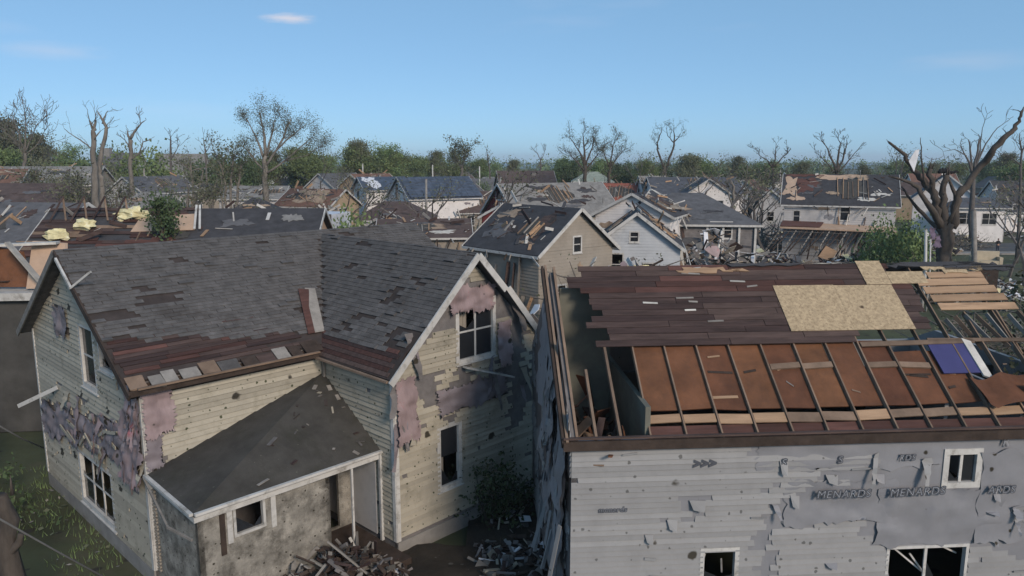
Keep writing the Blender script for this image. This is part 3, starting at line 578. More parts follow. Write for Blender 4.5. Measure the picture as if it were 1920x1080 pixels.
# ladder-like lath strip at the corner
for k in range(24):
    q = MB(); z = 0.5 + k * 0.1; q.box((0.05, -0.16, z), (0.05, 0.2, 0.05), Matrix.Rotation(rr.uniform(-.2, .2), 3, 'X')); q.build('lath', MT['beige_wall'], cream)
q = MB(); q.beam((XW0 - 0.06, -PB, 0.3), (XW0 - 0.06, -PB, PZ - 0.1), 0.09, 0.09); q.build('porch_post', MT['white_trim'], cream)
q = MB(); q.beam((XW0 - 1.0, -PB + .1, 0.3), (XW0 - 1.0, -PB + .1, PZ - 0.1), 0.06, 0.06); q.build('porch_post', MT['white_trim'], cream)
q = MB(); bands(q, Tw, rect_prof(1.1), 0.3, 2.6, [], 0.03, 0.06); bands(q, frame2((XW0, -1.5, 0), (0, -1, 0), (-1, 0, 0)), rect_prof(1.2), 0.4, 2.7, [], 0.05, 0.07); q.build('grey_door_panel', MT['grey_wall'], cream)
q = MB(); q.hexa([(3.85, -PB - 1.4, -0.2), (XW0 - 0.08, -PB - 1.4, -0.2), (XW0 - 0.08, -1.4, -0.2), (3.85, -1.4, -0.2)], [(3.85, -PB - 1.4, 0.28), (XW0 - 0.08, -PB - 1.4, 0.28), (XW0 - 0.08, -1.4, 0.3), (3.85, -1.4, 0.3)]); q.build('porch_step', MT['dark_wood'], cream)

# ================================================================== 2. the grey house
GA = math.atan2(0.072, 0.9974)
grey = empty('grey_house', (1.32, 15.7, 0), GA)
tag(grey, 'grey clapboard house with its roof stripped to planks, rafters and brown boards', 'house')
GL, GD, GZ, GR = 13.2, 8.6, 5.5, 8.7
Tf = frame2((0, 0, 0), (1, 0, 0), (0, -1, 0)); Tl = frame2((0, 0, 0), (0, 1, 0), (-1, 0, 0))
hol_f = [(8.72, 9.52, 4.14, 4.98), (3.05, 3.9, 1.2, 2.75), (7.5, 9.5, 1.0, 2.65)]
hol_l = [(2.2, 3.0, 1.2, 2.8), (1.2, 2.0, 3.4, 4.6), (4.6, 5.4, 1.2, 2.8), (4.8, 5.6, 3.6, 5.0)]
mb = MB(); bands(mb, Tf, rect_prof(GL), 0, GZ - 0.05, hol_f, -0.14, 0); fw = mb.build('wall', MT['house_wrap'], grey)
mb = MB(); bands(mb, Tl, gable_prof(GD, GZ, GR - 0.1), 0, GR - 0.1, hol_l, -0.14, 0); lw = mb.build('wall', MT['sheathing'], grey)
mb = MB(); bands(mb, frame2((0, GD, 0), (1, 0, 0), (0, 1, 0)), rect_prof(GL), 0, GZ, [], -0.14, 0); bands(mb, frame2((GL, 0, 0), (0, 1, 0), (1, 0, 0)), gable_prof(GD, GZ, GR - 1.3), 0, GZ + 0.6, [], -0.14, 0); mb.build('rear_wall', MT['grey_siding'], grey)
def gone_f(s, z):
    n = 0.35 * nz(s, z, 1.2, 7)
    if 4.36 + n * .4 < s < 4.72 + n * .3 and z < 3.55: return True
    if s > 3.85 and z > 5.05: return True
    if s > 6.9 + n and z > 2.95 and s > 4.4: return True
    if s > 4.7 + n and 3.28 + 0.15 * n < z < 4.3 - max(0, 6 - s) * 0.25: return True
    if s > 5.2 + 2 * n and 4.3 < z < 4.6: return nz(s, z, 2, 4) > 0.0
    if s > 7.2 and z > 2.55 - max(0, s - 9.8) * 0.3: return True
    if abs(s - 2.5 - 0.6 * (z - 3.7)) < 0.45 and abs(z - 3.75) < 0.3: return nz(s, z, 2.0, 9) > -0.1
    return nz(s, z, 1.9, 5) > 0.6
nf = clap(fw, Tf, rect_prof(GL), 0.4, GZ - 0.08, hol_f, gone_f, MT['grey_siding'], maxn=170, seed=21, jag=0.18, step=0.128)
clap(lw, Tl, gable_prof(GD, GZ, GR - 0.1), 0.4, GZ + 1.5, hol_l, lambda s, z: nz(s, z, 0.7, 5) > -0.1, MT['grey_siding'], maxn=60, seed=22, step=0.128)
for (s0, s1, z0, z1, wob) in ((5.0, 7.6, 3.3, 4.35, 0.05), (7.2, 10.2, 2.72, 4.1, 0.06), (9.6, 12.6, 2.7, 4.9, 0.06), (4.2, 8.6, 4.62, 5.38, 0.03)):
    sheet(Tf, s0, s1, z0, z1, 26, 12, wob, rr, 0.01, 0.06).build('house_wrap_sheet', MT['house_wrap'], grey, True)
for (s, z, w, h) in ((4.75, 4.55, 0.2, 0.35), (5.05, 3.75, 0.22, 0.3), (5.85, 4.3, 0.3, 0.22), (7.0, 4.3, 0.25, 0.2), (9.9, 3.75, 0.2, 0.28), (2.7, 3.75, 0.4, 0.25), (2.2, 3.3, 0.25, 0.25), (1.7, 3.0, .2, .2), (9.8, 3.4, .35, .07), (6.0, 2.2, .3, .12)):   # curled flaps
    q = MB(); q.prism([Tf(s, z + h, 0.03), Tf(s + w, z + h * .9, 0.03), Tf(s + w * .8, z, 0.16), Tf(s + w * .2, z + .05, 0.12)], Tf(0, 0, 0.008) - Tf(0, 0, 0)); q.build('torn_flap', MT['grey_siding' if s < 6 else 'house_wrap'], grey)
def lettering(txt, s, z, size, T=Tf, parent=grey, ang=0.0, o=0.09):
    for k, (m, off, dz) in enumerate((('ink', 0.015, 0.0), ('wrap_white', -0.006, 0.004))):
        if k and len(txt) < 4 and txt.startswith('>'): continue
        cu = bpy.data.curves.new('lettering', 'FONT'); cu.body = txt; cu.size = size; cu.offset = off * size / 0.2; cu.shear = 0.15; cu.space_character = 1.12; cu.extrude = 0.001
        cu.materials.append(MT[m]); tmp = bpy.data.objects.new('tmp', cu); col.objects.link(tmp)
        me = bpy.data.meshes.new_from_object(tmp.evaluated_get(bpy.context.evaluated_depsgraph_get())); bpy.data.objects.remove(tmp)
        ob = bpy.data.objects.new('lettering', me); col.objects.link(ob); ob.parent = parent
        ob.location = T(s, z, o + dz); ob.rotation_euler = (math.pi / 2, -ang, 0)
lettering('MENARDS', 5.62, 4.0, 0.26, o=0.15); lettering('MENARDS', 7.35, 3.98, 0.27, o=0.15, ang=0.02); lettering('ARDS', 9.72, 3.98, 0.25, o=0.14); lettering('MENARDS', 10.9, 3.98, 0.26, o=0.1)
lettering('>>>', 2.75, 4.78, 0.28, o=0.05); lettering('S', 4.78, 4.76, 0.26, o=0.07); lettering('S', 6.1, 4.8, 0.24, o=0.07); lettering('RDS', 7.55, 4.82, 0.2, o=0.07); lettering('menards', 0.62, 3.78, 0.17, o=0.04); lettering('R', 10.0, 5.1, .3, o=.06)
q = MB(); q.beam(Tf(5.0, 5.33, 0.06), Tf(6.7, 5.36, 0.09), 0.05, 0.09); q.build('loose_siding_strip', MT['white_trim'], grey)
for k in range(11):
    s, z = rr.uniform(0.5, 11), rr.uniform(1.0, 5.2); q = MB(); l = rr.uniform(.15, .7); a = Tf(s, z, 0.05); q.beam(a, a + V(l, -rr.uniform(0, .08), rr.uniform(-.12, .08)), 0.02, rr.uniform(.03, .09)); q.build('loose_siding_strip', MT['grey_siding'], grey)
W = window(grey, Tf, 8.8, 4.22, 0.66, 0.68, 0.14, nx=2, nz=1, broken=0.5, seed=31, sill=False)
window(grey, Tf, 3.12, 1.25, 0.72, 1.45, 0.1, nx=1, nz=2, broken=1, seed=32)
window(grey, Tf, 7.56, 1.05, 1.88, 1.55, 0.07, nx=2, nz=1, broken=1, seed=33, glassy=True)
for (s, z, l, a) in ((7.8, 2.5, 1.3, -0.7), (8.2, 2.35, 1.0, -0.9), (9.0, 2.5, 0.5, -0.5), (3.2, 2.55, 0.5, -1.7), (3.6, 2.4, 0.4, -1.4), (8.6, 2.2, 0.7, -1.3)):
    q = MB(); p = Tf(s, z, -0.2); q.beam(p, p + V(math.cos(a) * l, 0.1, math.sin(a) * l), 0.03, 0.04); q.build('splintered_blind', MT['white_trim'], grey)
for k, (s, z, w, h) in enumerate(hol_l):
    window(grey, Tl, s + .05, w + .05, z - s - .1, h - w - .1, 0.1, nx=1, nz=2, broken=.6, seed=40 + k)
for (s0, s1, z0, z1) in ((0.1, 1.6, 3.6, 6.1), (1.8, 3.4, 4.6, 7.4), (0.0, 0.9, 0.9, 2.0), (0.5, 1.8, 2.0, 3.6), (3.5, 5.2, 5.0, 7.6), (2.4, 3.4, 2.6, 4.6)):
    sheet(Tl, s0, s1, z0, z1, 8, 12, 0.08, rr, 0.04, 0.12, 0.18).build('torn_house_wrap', MT['house_wrap'], grey, True)
for k in range(9):
    s = 0.3 + k * 0.5; q = MB(); q.beam(Tl(s, rr.uniform(2.2, 3.4), 0.1 + .1 * rr.random()), Tl(s + rr.uniform(-.3, .3), rr.uniform(0.2, 1.8), 0.2 + .4 * rr.random()), 0.03, 0.1); q.build('loose_siding_strip', MT['grey_siding'], grey)
for k in range(26): ribbon(Tl, rr.uniform(.05, 5), rr.uniform(2.4, 7.0), rr.uniform(.8, 2.4), rr.uniform(.12, .5), rr.choice(['house_wrap', 'house_wrap', 'grey_siding', 'sheathing']), rr, grey)
for k in range(5): ribbon(Tf, rr.uniform(4.4, 11), rr.uniform(3.2, 5.2), rr.uniform(.25, .8), rr.uniform(.08, .25), rr.choice(['house_wrap', 'grey_siding']), rr, grey)
# inside: floor, partitions, so the openings show rooms
q = MB(); q.box((GL / 2, GD / 2, 2.95), (GL - 0.32, GD - 0.32, 0.14)); q.build('upper_floor', MT['dark_wood'], grey)
q = MB(); q.box((1.75, GD / 2, 4.6), (0.12, GD - 0.4, 3.1)); q.build('partition', MT['green_wall'], grey)
q = MB(); q.box((0.95, 4.1, 5.6), (1.4, 0.12, 5.2)); q.build('partition', MT['green_wall'], grey)
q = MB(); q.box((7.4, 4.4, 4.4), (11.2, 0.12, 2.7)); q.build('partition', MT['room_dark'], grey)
for x in (9.25, 11.2):
    q = MB(); q.box((x, 2.6, 4.5), (0.1, 3.4, 2.9)); q.build('partition', MT['grey_wall'], grey)
for k in range(70):
    q = MB(); p = V(rr.uniform(0.3, 1.5), rr.uniform(0.4, 4.2), 3.3 + rr.uniform(0, 1.7)); q.beam(p, p + V(rr.uniform(-.5, .5), rr.uniform(-.9, .9), rr.uniform(-.05, .9)), rr.uniform(.05, .5), 0.03); q.build('fallen_board', MT[rr.choice(['dark_plank', 'rafter_wood', 'brown_board', 'brown_board', 'dark_wood', 'green_wall'])], grey)
gm = GR - GZ; gS = gm / (GD / 2); gC = math.hypot(1, gS); GSL = GD / 2 * gC
def Pg(x, t, o=0.0): return V(x, t * GD / 2, GZ + t * gm + 0.05) + V(0, -gS, 1).normalized() * o     # t = 0 eave, 1 ridge
def gboard(name, x0, x1, t0, t1, o, th, mat, skew=0.0):
    q = MB(); q.hexa([Pg(x0, t0, o), Pg(x1, t0 + skew, o), Pg(x1, t1 + skew, o), Pg(x0, t1, o)], [Pg(x0, t0, o + th), Pg(x1, t0 + skew, o + th), Pg(x1, t1 + skew, o + th), Pg(x0, t1, o + th)]); return q.build(name, MT[mat], grey)
# far slope
slab(grey, 'far_roof', [(1.5, GD / 2, GR + 0.02), (10.6, GD / 2, GR + 0.02), (10.9, GD + 0.3, GZ - 0.1), (1.2, GD + 0.3, GZ - 0.1)], (0, 1, 1), MT['roof_dark'], 0.1)
# rafters along the slope
RX = [1.78 + 0.82 * k for k in range(14)]
for k, x in enumerate(RX):
    top = 0.995 if x < 10 else (0.66 if k % 2 else 0.92)
    q = MB(); q.beam(Pg(x, -0.02, -0.06), Pg(x + rr.uniform(-.07, .07), top, -0.06), 0.036, 0.12, up=(0, -gS, 1)); q.build('rafter', MT['rafter_wood'], grey)
for x, top in ((0.12, 1.0), (0.55, 0.35), (1.1, 0.5)):
    q = MB(); q.beam(Pg(x, 0, -0.06), Pg(x, top, -0.06), 0.06, 0.14, up=(0, -gS, 1)); q.build('rafter', MT['rafter_wood'], grey)
for a, b, m in ((Pg(-0.12, -0.03, -0.02), Pg(-0.12, 1.0, -0.02), 'rafter_wood'), (Pg(-0.2, -0.03, -0.06), Pg(-0.2, 1.0, -0.06), 'dark_wood')):
    q = MB(); q.beam(a, b, 0.06, 0.2, up=(0, -gS, 1)); q.build('rake_board', MT[m], grey)
q = MB(); q.beam(Pg(-0.2, -0.035, -0.05), Pg(GL, -0.035, -0.05), 0.06, 0.22); q.build('fascia', MT['dark_wood'], grey)
q = MB(); q.beam(Pg(-0.2, -0.012, 0.06), Pg(GL, -0.012, 0.06), 0.1, 0.04); q.build('eave_board', MT['dark_plank'], grey)
# brown boards in the bays
for k in range(len(RX)):
    x0, x1 = RX[k] + 0.035, (RX[k + 1] if k + 1 < len(RX) else GL) - 0.035
    top = 0.5 if x1 < 8.6 else (0.43 if x1 < 10.3 else 0.24)
    gboard('brown_panel', x0, x1, 0.135, top, -0.12, 0.03, 'brown_board', rr.uniform(-.01, .01))
    gboard('kneewall_board', x0, x1, 0.055 + rr.uniform(0, .012), 0.105, -0.07, 0.03, 'raw_plank' if rr.random() < .6 else 'rafter_wood', rr.uniform(-.008, .008))
    gboard('eave_panel', x0, x1, -0.01, 0.055, -0.11, 0.02, 'red_plank')
    if k in (4, 5, 7, 8): gboard('blocking', x0, x1, 0.335, 0.365, -0.08, 0.05, 'rafter_wood', rr.uniform(-.01, .01))
for k in range(16):
    i = rr.randrange(len(RX) - 1); x0 = RX[i] + .04; tt = rr.uniform(.14, .46); w_ = rr.uniform(.1, .7)
    gboard('lath', x0 + rr.uniform(0, .74 - min(.7, w_)), x0 + w_, tt, tt + rr.uniform(.006, .014), -0.085, .012, rr.choice(['rafter_wood', 'raw_plank', 'dark_plank', 'dark_wood', 'grey_wood']), rr.uniform(-.03, .03))
gboard('fallen_blue_panel', 9.35, 10.3, 0.29, 0.47, -0.04, 0.03, 'indigo_panel'); gboard('pale_wall_edge', 10.3, 10.5, 0.27, 0.49, -0.03, 0.05, 'pale_board', -0.02)
for (x0, x1) in ((9.9, 11.6), (11.0, 13.0)):
    sheet(lambda s, z, o: Pg(s, z, o), x0, x1, 0.1, 0.27 if x0 < 10.5 else 0.2, 8, 6, 0.25, rr, -0.02, 0.01).build('brown_insulation_fold', MT['brown_board'], grey, True)
# planks of the deck
t = 0.475; k = 0; dt = 0.2 / GSL
while t < 0.985:
    x = 1.0 + rr.uniform(-0.3, 0.3) - (0.35 if t > 0.75 else 0.0); xe = 7.6 if t < 0.53 else (9.6 + (t - 0.5) * 0.6)
    if t > 0.84: xe = 9.3
    while x < xe:
        l = rr.uniform(1.4, 3.6); e = min(x + l, xe + rr.uniform(-.1, .15))
        if e - x > 0.25 and rr.random() < 0.975:
            gboard('plank', x, e - 0.012, t, t + dt - 0.0022, 0.006 + rr.uniform(0, 0.012), 0.022, 'dark_plank' if t < .8 else rr.choice(['dark_plank', 'dark_plank', 'red_plank']), rr.uniform(-.0015, .0015))
        x += l
    t += dt; k += 1
for i, tt in enumerate((0.665, 0.72, 0.775, 0.83)):
    gboard('raw_plank', 9.85 + (0.35 - i * 0.07), 12.35 - i * 0.12, tt, tt + 0.045, 0.03, 0.024, 'raw_plank', rr.uniform(-.01, .01))
gboard('raw_plank', 10.4, 12.0, 0.885, 0.925, 0.03, 0.024, 'raw_plank')
gboard('raw_plank', 7.6, 10.6, 0.452, 0.478, -0.02, 0.03, 'rafter_wood', 0.01)
gboard('raw_plank', 9.4, 12.4, 0.475, 0.495, -0.02, 0.03, 'rafter_wood', -0.01)
gboard('osb_sheet', 5.93, 7.6, 0.545, 0.842, 0.045, 0.014, 'osb'); gboard('osb_sheet', 7.605, 9.22, 0.545, 0.838, 0.045, 0.014, 'osb')
gboard('osb_sheet', 8.55, 9.25, 0.842, 1.01, 0.047, 0.014, 'osb'); gboard('osb_sheet', 9.26, 10.3, 0.845, 0.93, 0.05, 0.014, 'osb')
rg = random.Random(3)
def gblob(name, cx, ct, rx, rt, o, th, mat, n=11):
    q = MB(); q.prism([Pg(x, t_, o) for x, t_ in ragged(cx, ct, rx, rt, n, rg)], V(0, -gS, 1).normalized() * th); return q.build(name, MT[mat], grey)
gblob('torn_shingles', 10.9, 0.985, 1.6, 0.035, 0.05, 0.03, 'roof_dark', 19); gblob('torn_shingles', 12.1, 0.96, 1.1, 0.03, 0.05, 0.03, 'roof_dark', 15); gblob('torn_shingles', 6.0, 1.0, 1.4, 0.02, 0.06, 0.03, 'roof_dark')
gblob('torn_sheathing', 11.3, 0.935, 1.0, 0.022, 0.06, 0.02, 'osb', 17); gblob('torn_sheathing', 4.3, 0.955, .9, 0.018, 0.04, 0.02, 'raw_plank', 15); gblob('torn_sheathing', 7.4, 1.005, 1.3, 0.012, 0.06, 0.02, 'pale_board', 17)
for k in range(14):
    x, tt = rr.uniform(1.6, 9), rr.uniform(0.55, 0.97); gboard('splinter', x, x + rr.uniform(.15, .5), tt, tt + 0.01, 0.04, 0.012, 'pale_board' if k % 3 else 'grey_wood', rr.uniform(-.01, .01))
for k in range(8):
    x = 10.2 + k * 0.3; q = MB(); q.beam(Pg(x, 0.66 - rr.random() * .05, 0.0), Pg(x + rr.uniform(0.1, .5), 0.38 + rr.uniform(-.05, .1), -0.2 + rr.uniform(-.1, .2)), 0.04, 0.1); q.build('broken_rafter', MT['rafter_wood' if k % 2 else 'grey_wood'], grey)

# ================================================================== houses further back
def bg_house(name, label, X, Y, rz, w, d, ze, zr, wall='white_wall', roof='roof_grey', trim='white_trim', hip=0.0, wins=(), doors=(), patches=(), lap=None, over=0.35,
             chimney=None, group=None, seed=0, gables=True, patch_mat='bare_deck', end_mat=None, rake=True, missing=None):
    """ridge along local x; faces: f (-y), b (+y), l (-x), r (+x). Parts are children."""
    r = random.Random(seed); h = empty(name, (X, Y, 0), rz); tag(h, label, 'house', group)
    hw, hd = w / 2, d / 2
    F = dict(f=(frame2((-hw, -hd, 0), (1, 0, 0), (0, -1, 0)), w), b=(frame2((hw, hd, 0), (-1, 0, 0), (0, 1, 0)), w),
             l=(frame2((-hw, hd, 0), (0, -1, 0), (-1, 0, 0)), d), r=(frame2((hw, -hd, 0), (0, 1, 0), (1, 0, 0)), d))
    for k, (T, L) in F.items():
        gab = k in 'lr' and not hip
        pr = gable_prof(L, ze, zr - 0.06) if gab else rect_prof(L)
        hol = [(s, s + ww, z, z + hh) for (f, s, z, ww, hh) in wins if f == k] + [(s, s + ww, 0.3, 0.3 + hh) for (f, s, ww, hh) in doors if f == k]
        mb = MB(); bands(mb, T, pr, 0, (zr - 0.06) if gab else ze, hol, -0.14, 0, step=lap, lap=0.025 if lap else 0.0)
        wo = mb.build('wall', MT[end_mat if (end_mat and gab) else wall], h)
        if Y < 135 and k != 'b':
            for _ in range(5):
                cx_, cz_ = r.uniform(.1, .9) * L, r.uniform(1.5, ze - .4); sx_, sz_ = r.uniform(.2, 1.0), r.uniform(.08, .4)
                if any(h_[0] - sx_ < cx_ < h_[1] + sx_ and h_[2] - sz_ < cz_ < h_[3] + sz_ for h_ in hol): continue
                pts = [(cx_ + sx_ * math.cos(t_) * r.uniform(.4, 1.2), cz_ + sz_ * math.sin(t_) * r.uniform(.4, 1.2)) for t_ in [6.283 * i_ / 13 for i_ in range(13)]]
                q = MB(); q.prism([T(min(L - .02, max(.02, a_)), min(b_, ze - .05), .026) for a_, b_ in pts], T(0, 0, .014) - T(0, 0, 0)); q.build('torn_siding', MT[r.choice(['sheathing', 'grey_wood', 'bare_deck', 'mauve_wrap', 'house_wrap'])], wo)
    for i, (f, s, z, ww, hh) in enumerate(wins): window(h, F[f][0], s, z, ww, hh, 0.1, nx=1 if ww < 1.1 else 2, nz=2, mat=trim, seed=seed + i, broken=0.15)
    for (f, s, ww, hh) in doors: door(h, F[f][0], s, 0.3, ww, hh, mat=trim)
    m = (zr - ze) / hd; zo = ze - over * m; N = {}
    hx = hw + over
    roofs = []
    if hip:
        a = hip * hd; rx0, rx1 = -hw + a, hw - a
        E_ = [V(-hx, -hd - over, zo), V(hx, -hd - over, zo), V(hx, hd + over, zo), V(-hx, hd + over, zo)]; A_, B_ = V(rx0, 0, zr), V(rx1, 0, zr)
        for pts in ([E_[0], E_[1], B_, A_], [E_[2], E_[3], A_, B_], [E_[1], E_[2], B_], [E_[3], E_[0], A_]):
            mb = MB(); mb.prism(pts, (0, 0, 0.1)); roofs.append(mb.build('roof', MT[roof], h))
        for a_, b_ in zip(E_, E_[1:] + E_[:1]):
            q = MB(); q.beam(a_ + V(0, 0, -0.02), b_ + V(0, 0, -0.02), 0.06, 0.16); q.build('fascia', MT[trim], h)
    else:
        for sg in (-1, 1):
            # the slab is cut into pieces so that its edge is torn, not ruled
            mb = MB(); n = max(3, int(w / 1.3)); ev = [(-hx + 2 * hx * i / n) for i in range(n + 1)]
            jag = [r.uniform(0, 0.12) if patches else 0 for _ in ev]
            lo = [V(x, sg * (hd + over - j), zo + j * m) for x, j in zip(ev, jag)]; hi = [V(x, 0, zr) for x in ev]
            pts = lo + hi[::-1]
            if sg > 0: pts = pts[::-1]
            mb.prism(pts, (0, 0, 0.1)); roofs.append(mb.build('roof', MT[roof], h))
            q = MB(); q.beam((-hx, sg * (hd + over + 0.03), zo), (hx, sg * (hd + over + 0.03), zo), 0.05, 0.16); q.build('fascia', MT[trim], h)
            if rake:
                for sx in (-1, 1):
                    q = MB(); q.beam((sx * (hx + 0.03), sg * (hd + over), zo + 0.02), (sx * (hx + 0.03), 0, zr + 0.04), 0.05, 0.2); q.build('rake_board', MT[trim], h)
    near = Y < 135 and roof != 'roof_blue'
    if near:
        patches = list(patches)
        for _ in range(7):
            sz = r.uniform(.3, 1.1); lim = 1.0 - (hip * .5 if hip else 0)
            patches.append((-1 if r.random() < .75 else 1, r.uniform(-hw, hw) * .75 * lim, r.uniform(.12, .8 - .5 * hip * .5), sz, r.uniform(.03, .1), r.choice(['roof_dark', 'roof_grey', 'roof_brown', 'bare_deck', 'dark_plank', 'underlay'])))
    for (sg, cx, ct, rx, rt, mt) in patches:            # stretches where the shingles are gone
        rf = roofs[0 if sg < 0 else 1]; n = r.randint(9, 13); nn = V(0, sg * m, 1).normalized()
        pts = [V(x, sg * hd * (1 - t_), ze + (zr - ze) * t_ + 0.1) + nn * r.uniform(0.012, 0.03) for x, t_ in ragged(cx, ct, rx, rt, n, r)]
        if sg > 0: pts = pts[::-1]
        q = MB(); q.prism(pts, nn * 0.012); q.build('bare_patch', MT[mt], rf)
    if near and not hip:
        for sg in ((-1, 1) if r.random() < .5 else (-1,)):   # dark sheet on the slope, painting the shade inside a torn hole, rafters over it
            cx_ = r.uniform(-.5, .5) * hw; wx = r.uniform(.9, min(2.2, hw * .6)); t0_, t1_ = r.uniform(.1, .4), r.uniform(.6, .9); nn = V(0, sg * m, 1).normalized(); rf_o = roofs[0 if sg < 0 else 1]
            sp = lambda x, t_, o_=0: V(x, sg * hd * (1 - t_), ze + (zr - ze) * t_ + 0.1) + nn * o_
            pts = [sp(min(hw, max(-hw, x)), t_, .034) for x, t_ in ragged(cx_, (t0_ + t1_) / 2, wx, (t1_ - t0_) / 2, 9, r)]
            if sg > 0: pts = pts[::-1]
            q = MB(); q.prism(pts, nn * .01); q.build('opening_shade', MT['room_dark'], rf_o)
            for k_ in range(int(wx * 2 / .5)):
                x = cx_ - wx * .85 + k_ * .5; q = MB(); q.beam(sp(x, t0_ + r.uniform(-.05, .1), .07), sp(x + r.uniform(-.1, .1), t1_ + r.uniform(-.15, .05), .07), .07, .08, up=nn); q.build('bare_rafter', MT[r.choice(['rafter_wood', 'grey_wood', 'raw_plank'])], rf_o)
        for _ in range(10):                              # timber thrown across the ridge and eaves
            x = r.uniform(-hw, hw); p = V(x, r.uniform(-hd, hd * .3), 0); p.z = ze + (zr - ze) * (1 - abs(p.y) / hd) + .25; q = MB(); q.beam(p, p + V(r.uniform(-1.4, 1.4), r.uniform(-.8, .8), r.uniform(-.2, .9)), .05, r.uniform(.08, .25)); q.build('thrown_board', MT[r.choice(['pale_board', 'grey_wood', 'raw_plank', 'white_trim', 'dark_plank'])], h)
        for _ in range(9):                               # boards leaning on the front
            x = r.uniform(-hw, hw); q = MB(); q.beam((x, -hd - r.uniform(.6, 1.6), r.uniform(.1, 2.0)), (x + r.uniform(-.9, .9), -hd - .1, r.uniform(2.0, ze)), .05, r.uniform(.1, .3)); q.build('leaning_board', MT[r.choice(['pale_board', 'grey_wood', 'raw_plank', 'dark_plank', 'bare_deck'])], h)
        for _ in range(22):                              # scraps lying on the slope
            sg = -1 if r.random() < .8 else 1; x, t_ = r.uniform(-hw, hw) * .95, r.uniform(.05, .95); p = V(x, sg * hd * (1 - t_), ze + (zr - ze) * t_ + 0.15); l = r.uniform(.2, 1.3); a = r.uniform(0, 6.28)
            q = MB(); dv = V(math.cos(a), -sg * math.sin(a) * .8, math.sin(a) * .8 * m) * l; q.beam(p, p + dv, r.uniform(.04, .22), .03); q.build('scrap', MT[r.choice(['pale_board', 'grey_wood', 'dark_plank', 'roof_dark', 'raw_plank', 'white_trim'])], roofs[0 if sg < 0 else 1])
        for sx in (-1, 1):                               # splintered trim hanging off the eave
            for _ in range(3):
                x = sx * r.uniform(.1, 1) * hw; q = MB(); q.beam((x, -hd - over - .06, zo), (x + r.uniform(-1, 1), -hd - over - r.uniform(.05, .5), zo - r.uniform(.2, 1.2)), .04, .1); q.build('hanging_trim', MT[r.choice(['white_trim', 'grey_wood', 'dark_wood'])], h)
    if chimney:
        x, y, zt, cw = chimney; q = MB(); q.box((x, y, (zt + ze) / 2), (cw, cw, zt - ze)); q.box((x, y, zt + 0.05), (cw + 0.12, cw + 0.12, 0.12)); q.build('chimney', MT['concrete'], roofs[0])
    return h
def px(u, v, Y): return at(u, v, Y)
def hz(v, Y): return at(960, v, Y).z
def hx_(u, Y, v=400): return at(u, v, Y).x
gr_pl = lambda p, o: None

# two-storey wreck with collapsed porch, right of centre
hB = bg_house('wrecked_house', 'two-storey pale grey house, roof half stripped, above a collapsed porch', hx_(1584, 82), 84, R(-21), 11.0, 7.6, hz(382, 80), hz(329, 83), 'grey_wall', 'roof_dark', lap=0.22, over=0.4,
              wins=[('f', 5.7, 5.25, 0.85, 1.7), ('f', 1.0, 5.0, 0.6, 1.1)], doors=[('f', 7.6, 1.6, 2.6)],
              patches=[(-1, -5.0, 0.55, 0.9, 0.4, 'peach_panel'), (-1, -3.4, 0.6, 1.2, 0.38, 'red_plank'), (-1, -0.2, 0.88, 2.6, 0.1, 'peach_panel'), (-1, -3.6, 0.95, 2.2, 0.07, 'red_plank'), (-1, 1.6, 0.9, 1.4, 0.12, 'bare_deck'), (-1, -4.4, 0.1, 1.0, 0.1, 'peach_panel'), (-1, 4.0, 0.3, 1.1, 0.05, 'pale_board'), (-1, 2.6, 0.12, .9, 0.07, 'pale_board')], seed=3)
Tb = frame2((-5.8, -3.8, 0), (1, 0, 0), (0, -1, 0))
q = MB(); q.prism([Tb(0, 4.75, 0), Tb(11.4, 4.5, 0), Tb(11.4, 4.2, 2.2), Tb(0, 4.35, 2.4)], (0, 0, 0.16)); q.build('porch_roof', MT['peach_panel'], hB)
q = MB(); q.prism([Tb(0.2, 4.98, 0), Tb(4.4, 4.9, 0), Tb(4.0, 4.55, 2.1), Tb(0, 4.6, 2.3)], (0, 0, 0.06)); q.build('porch_roof', MT['red_plank'], hB)
for k in range(17):
    q = MB(); a = Tb(k * 0.55, 4.15, 2.2); q.beam(a, Tb(k * 0.55 - 1.6, 1.6 + (k % 3) * .4, 6.0), 0.07, 0.14); q.build('porch_rafter', MT['dark_wood' if k % 3 else 'grey_wood'], hB)
for k in range(8):
    q = MB(); z = 4.1 - k * 0.3; q.beam(Tb(-1.5 + k * 0.1, z, 2.6 + k * .45), Tb(7.0 - k * .3, z - .1, 2.6 + k * .45), 0.12, 0.03); q.build('roof_batten', MT['dark_plank' if k % 2 else 'grey_wood'], hB)
for k in range(5):
    q = MB(); q.beam(Tb(k * 2.1, 0, 5.5), Tb(k * 2.1 + rr.uniform(-.3, .3), 3.0, 5.3), 0.1, 0.1); q.build('porch_post', MT['grey_wood'], hB)
q = MB(); q.prism([Tb(3.9, 1.9, 6.2), Tb(5.1, 1.5, 6.3), Tb(5.7, 2.5, 5.9), Tb(4.6, 3.0, 5.8)], (0, -0.04, 0.02)); q.build('fallen_panel', MT['raw_plank'], hB)
q = MB(); q.beam(Tb(-1.2, 0.0, 5.8), Tb(-1.9, 3.4, 5.2), 0.08, 0.12); q.build('leaning_stud', MT['grey_wood'], hB)

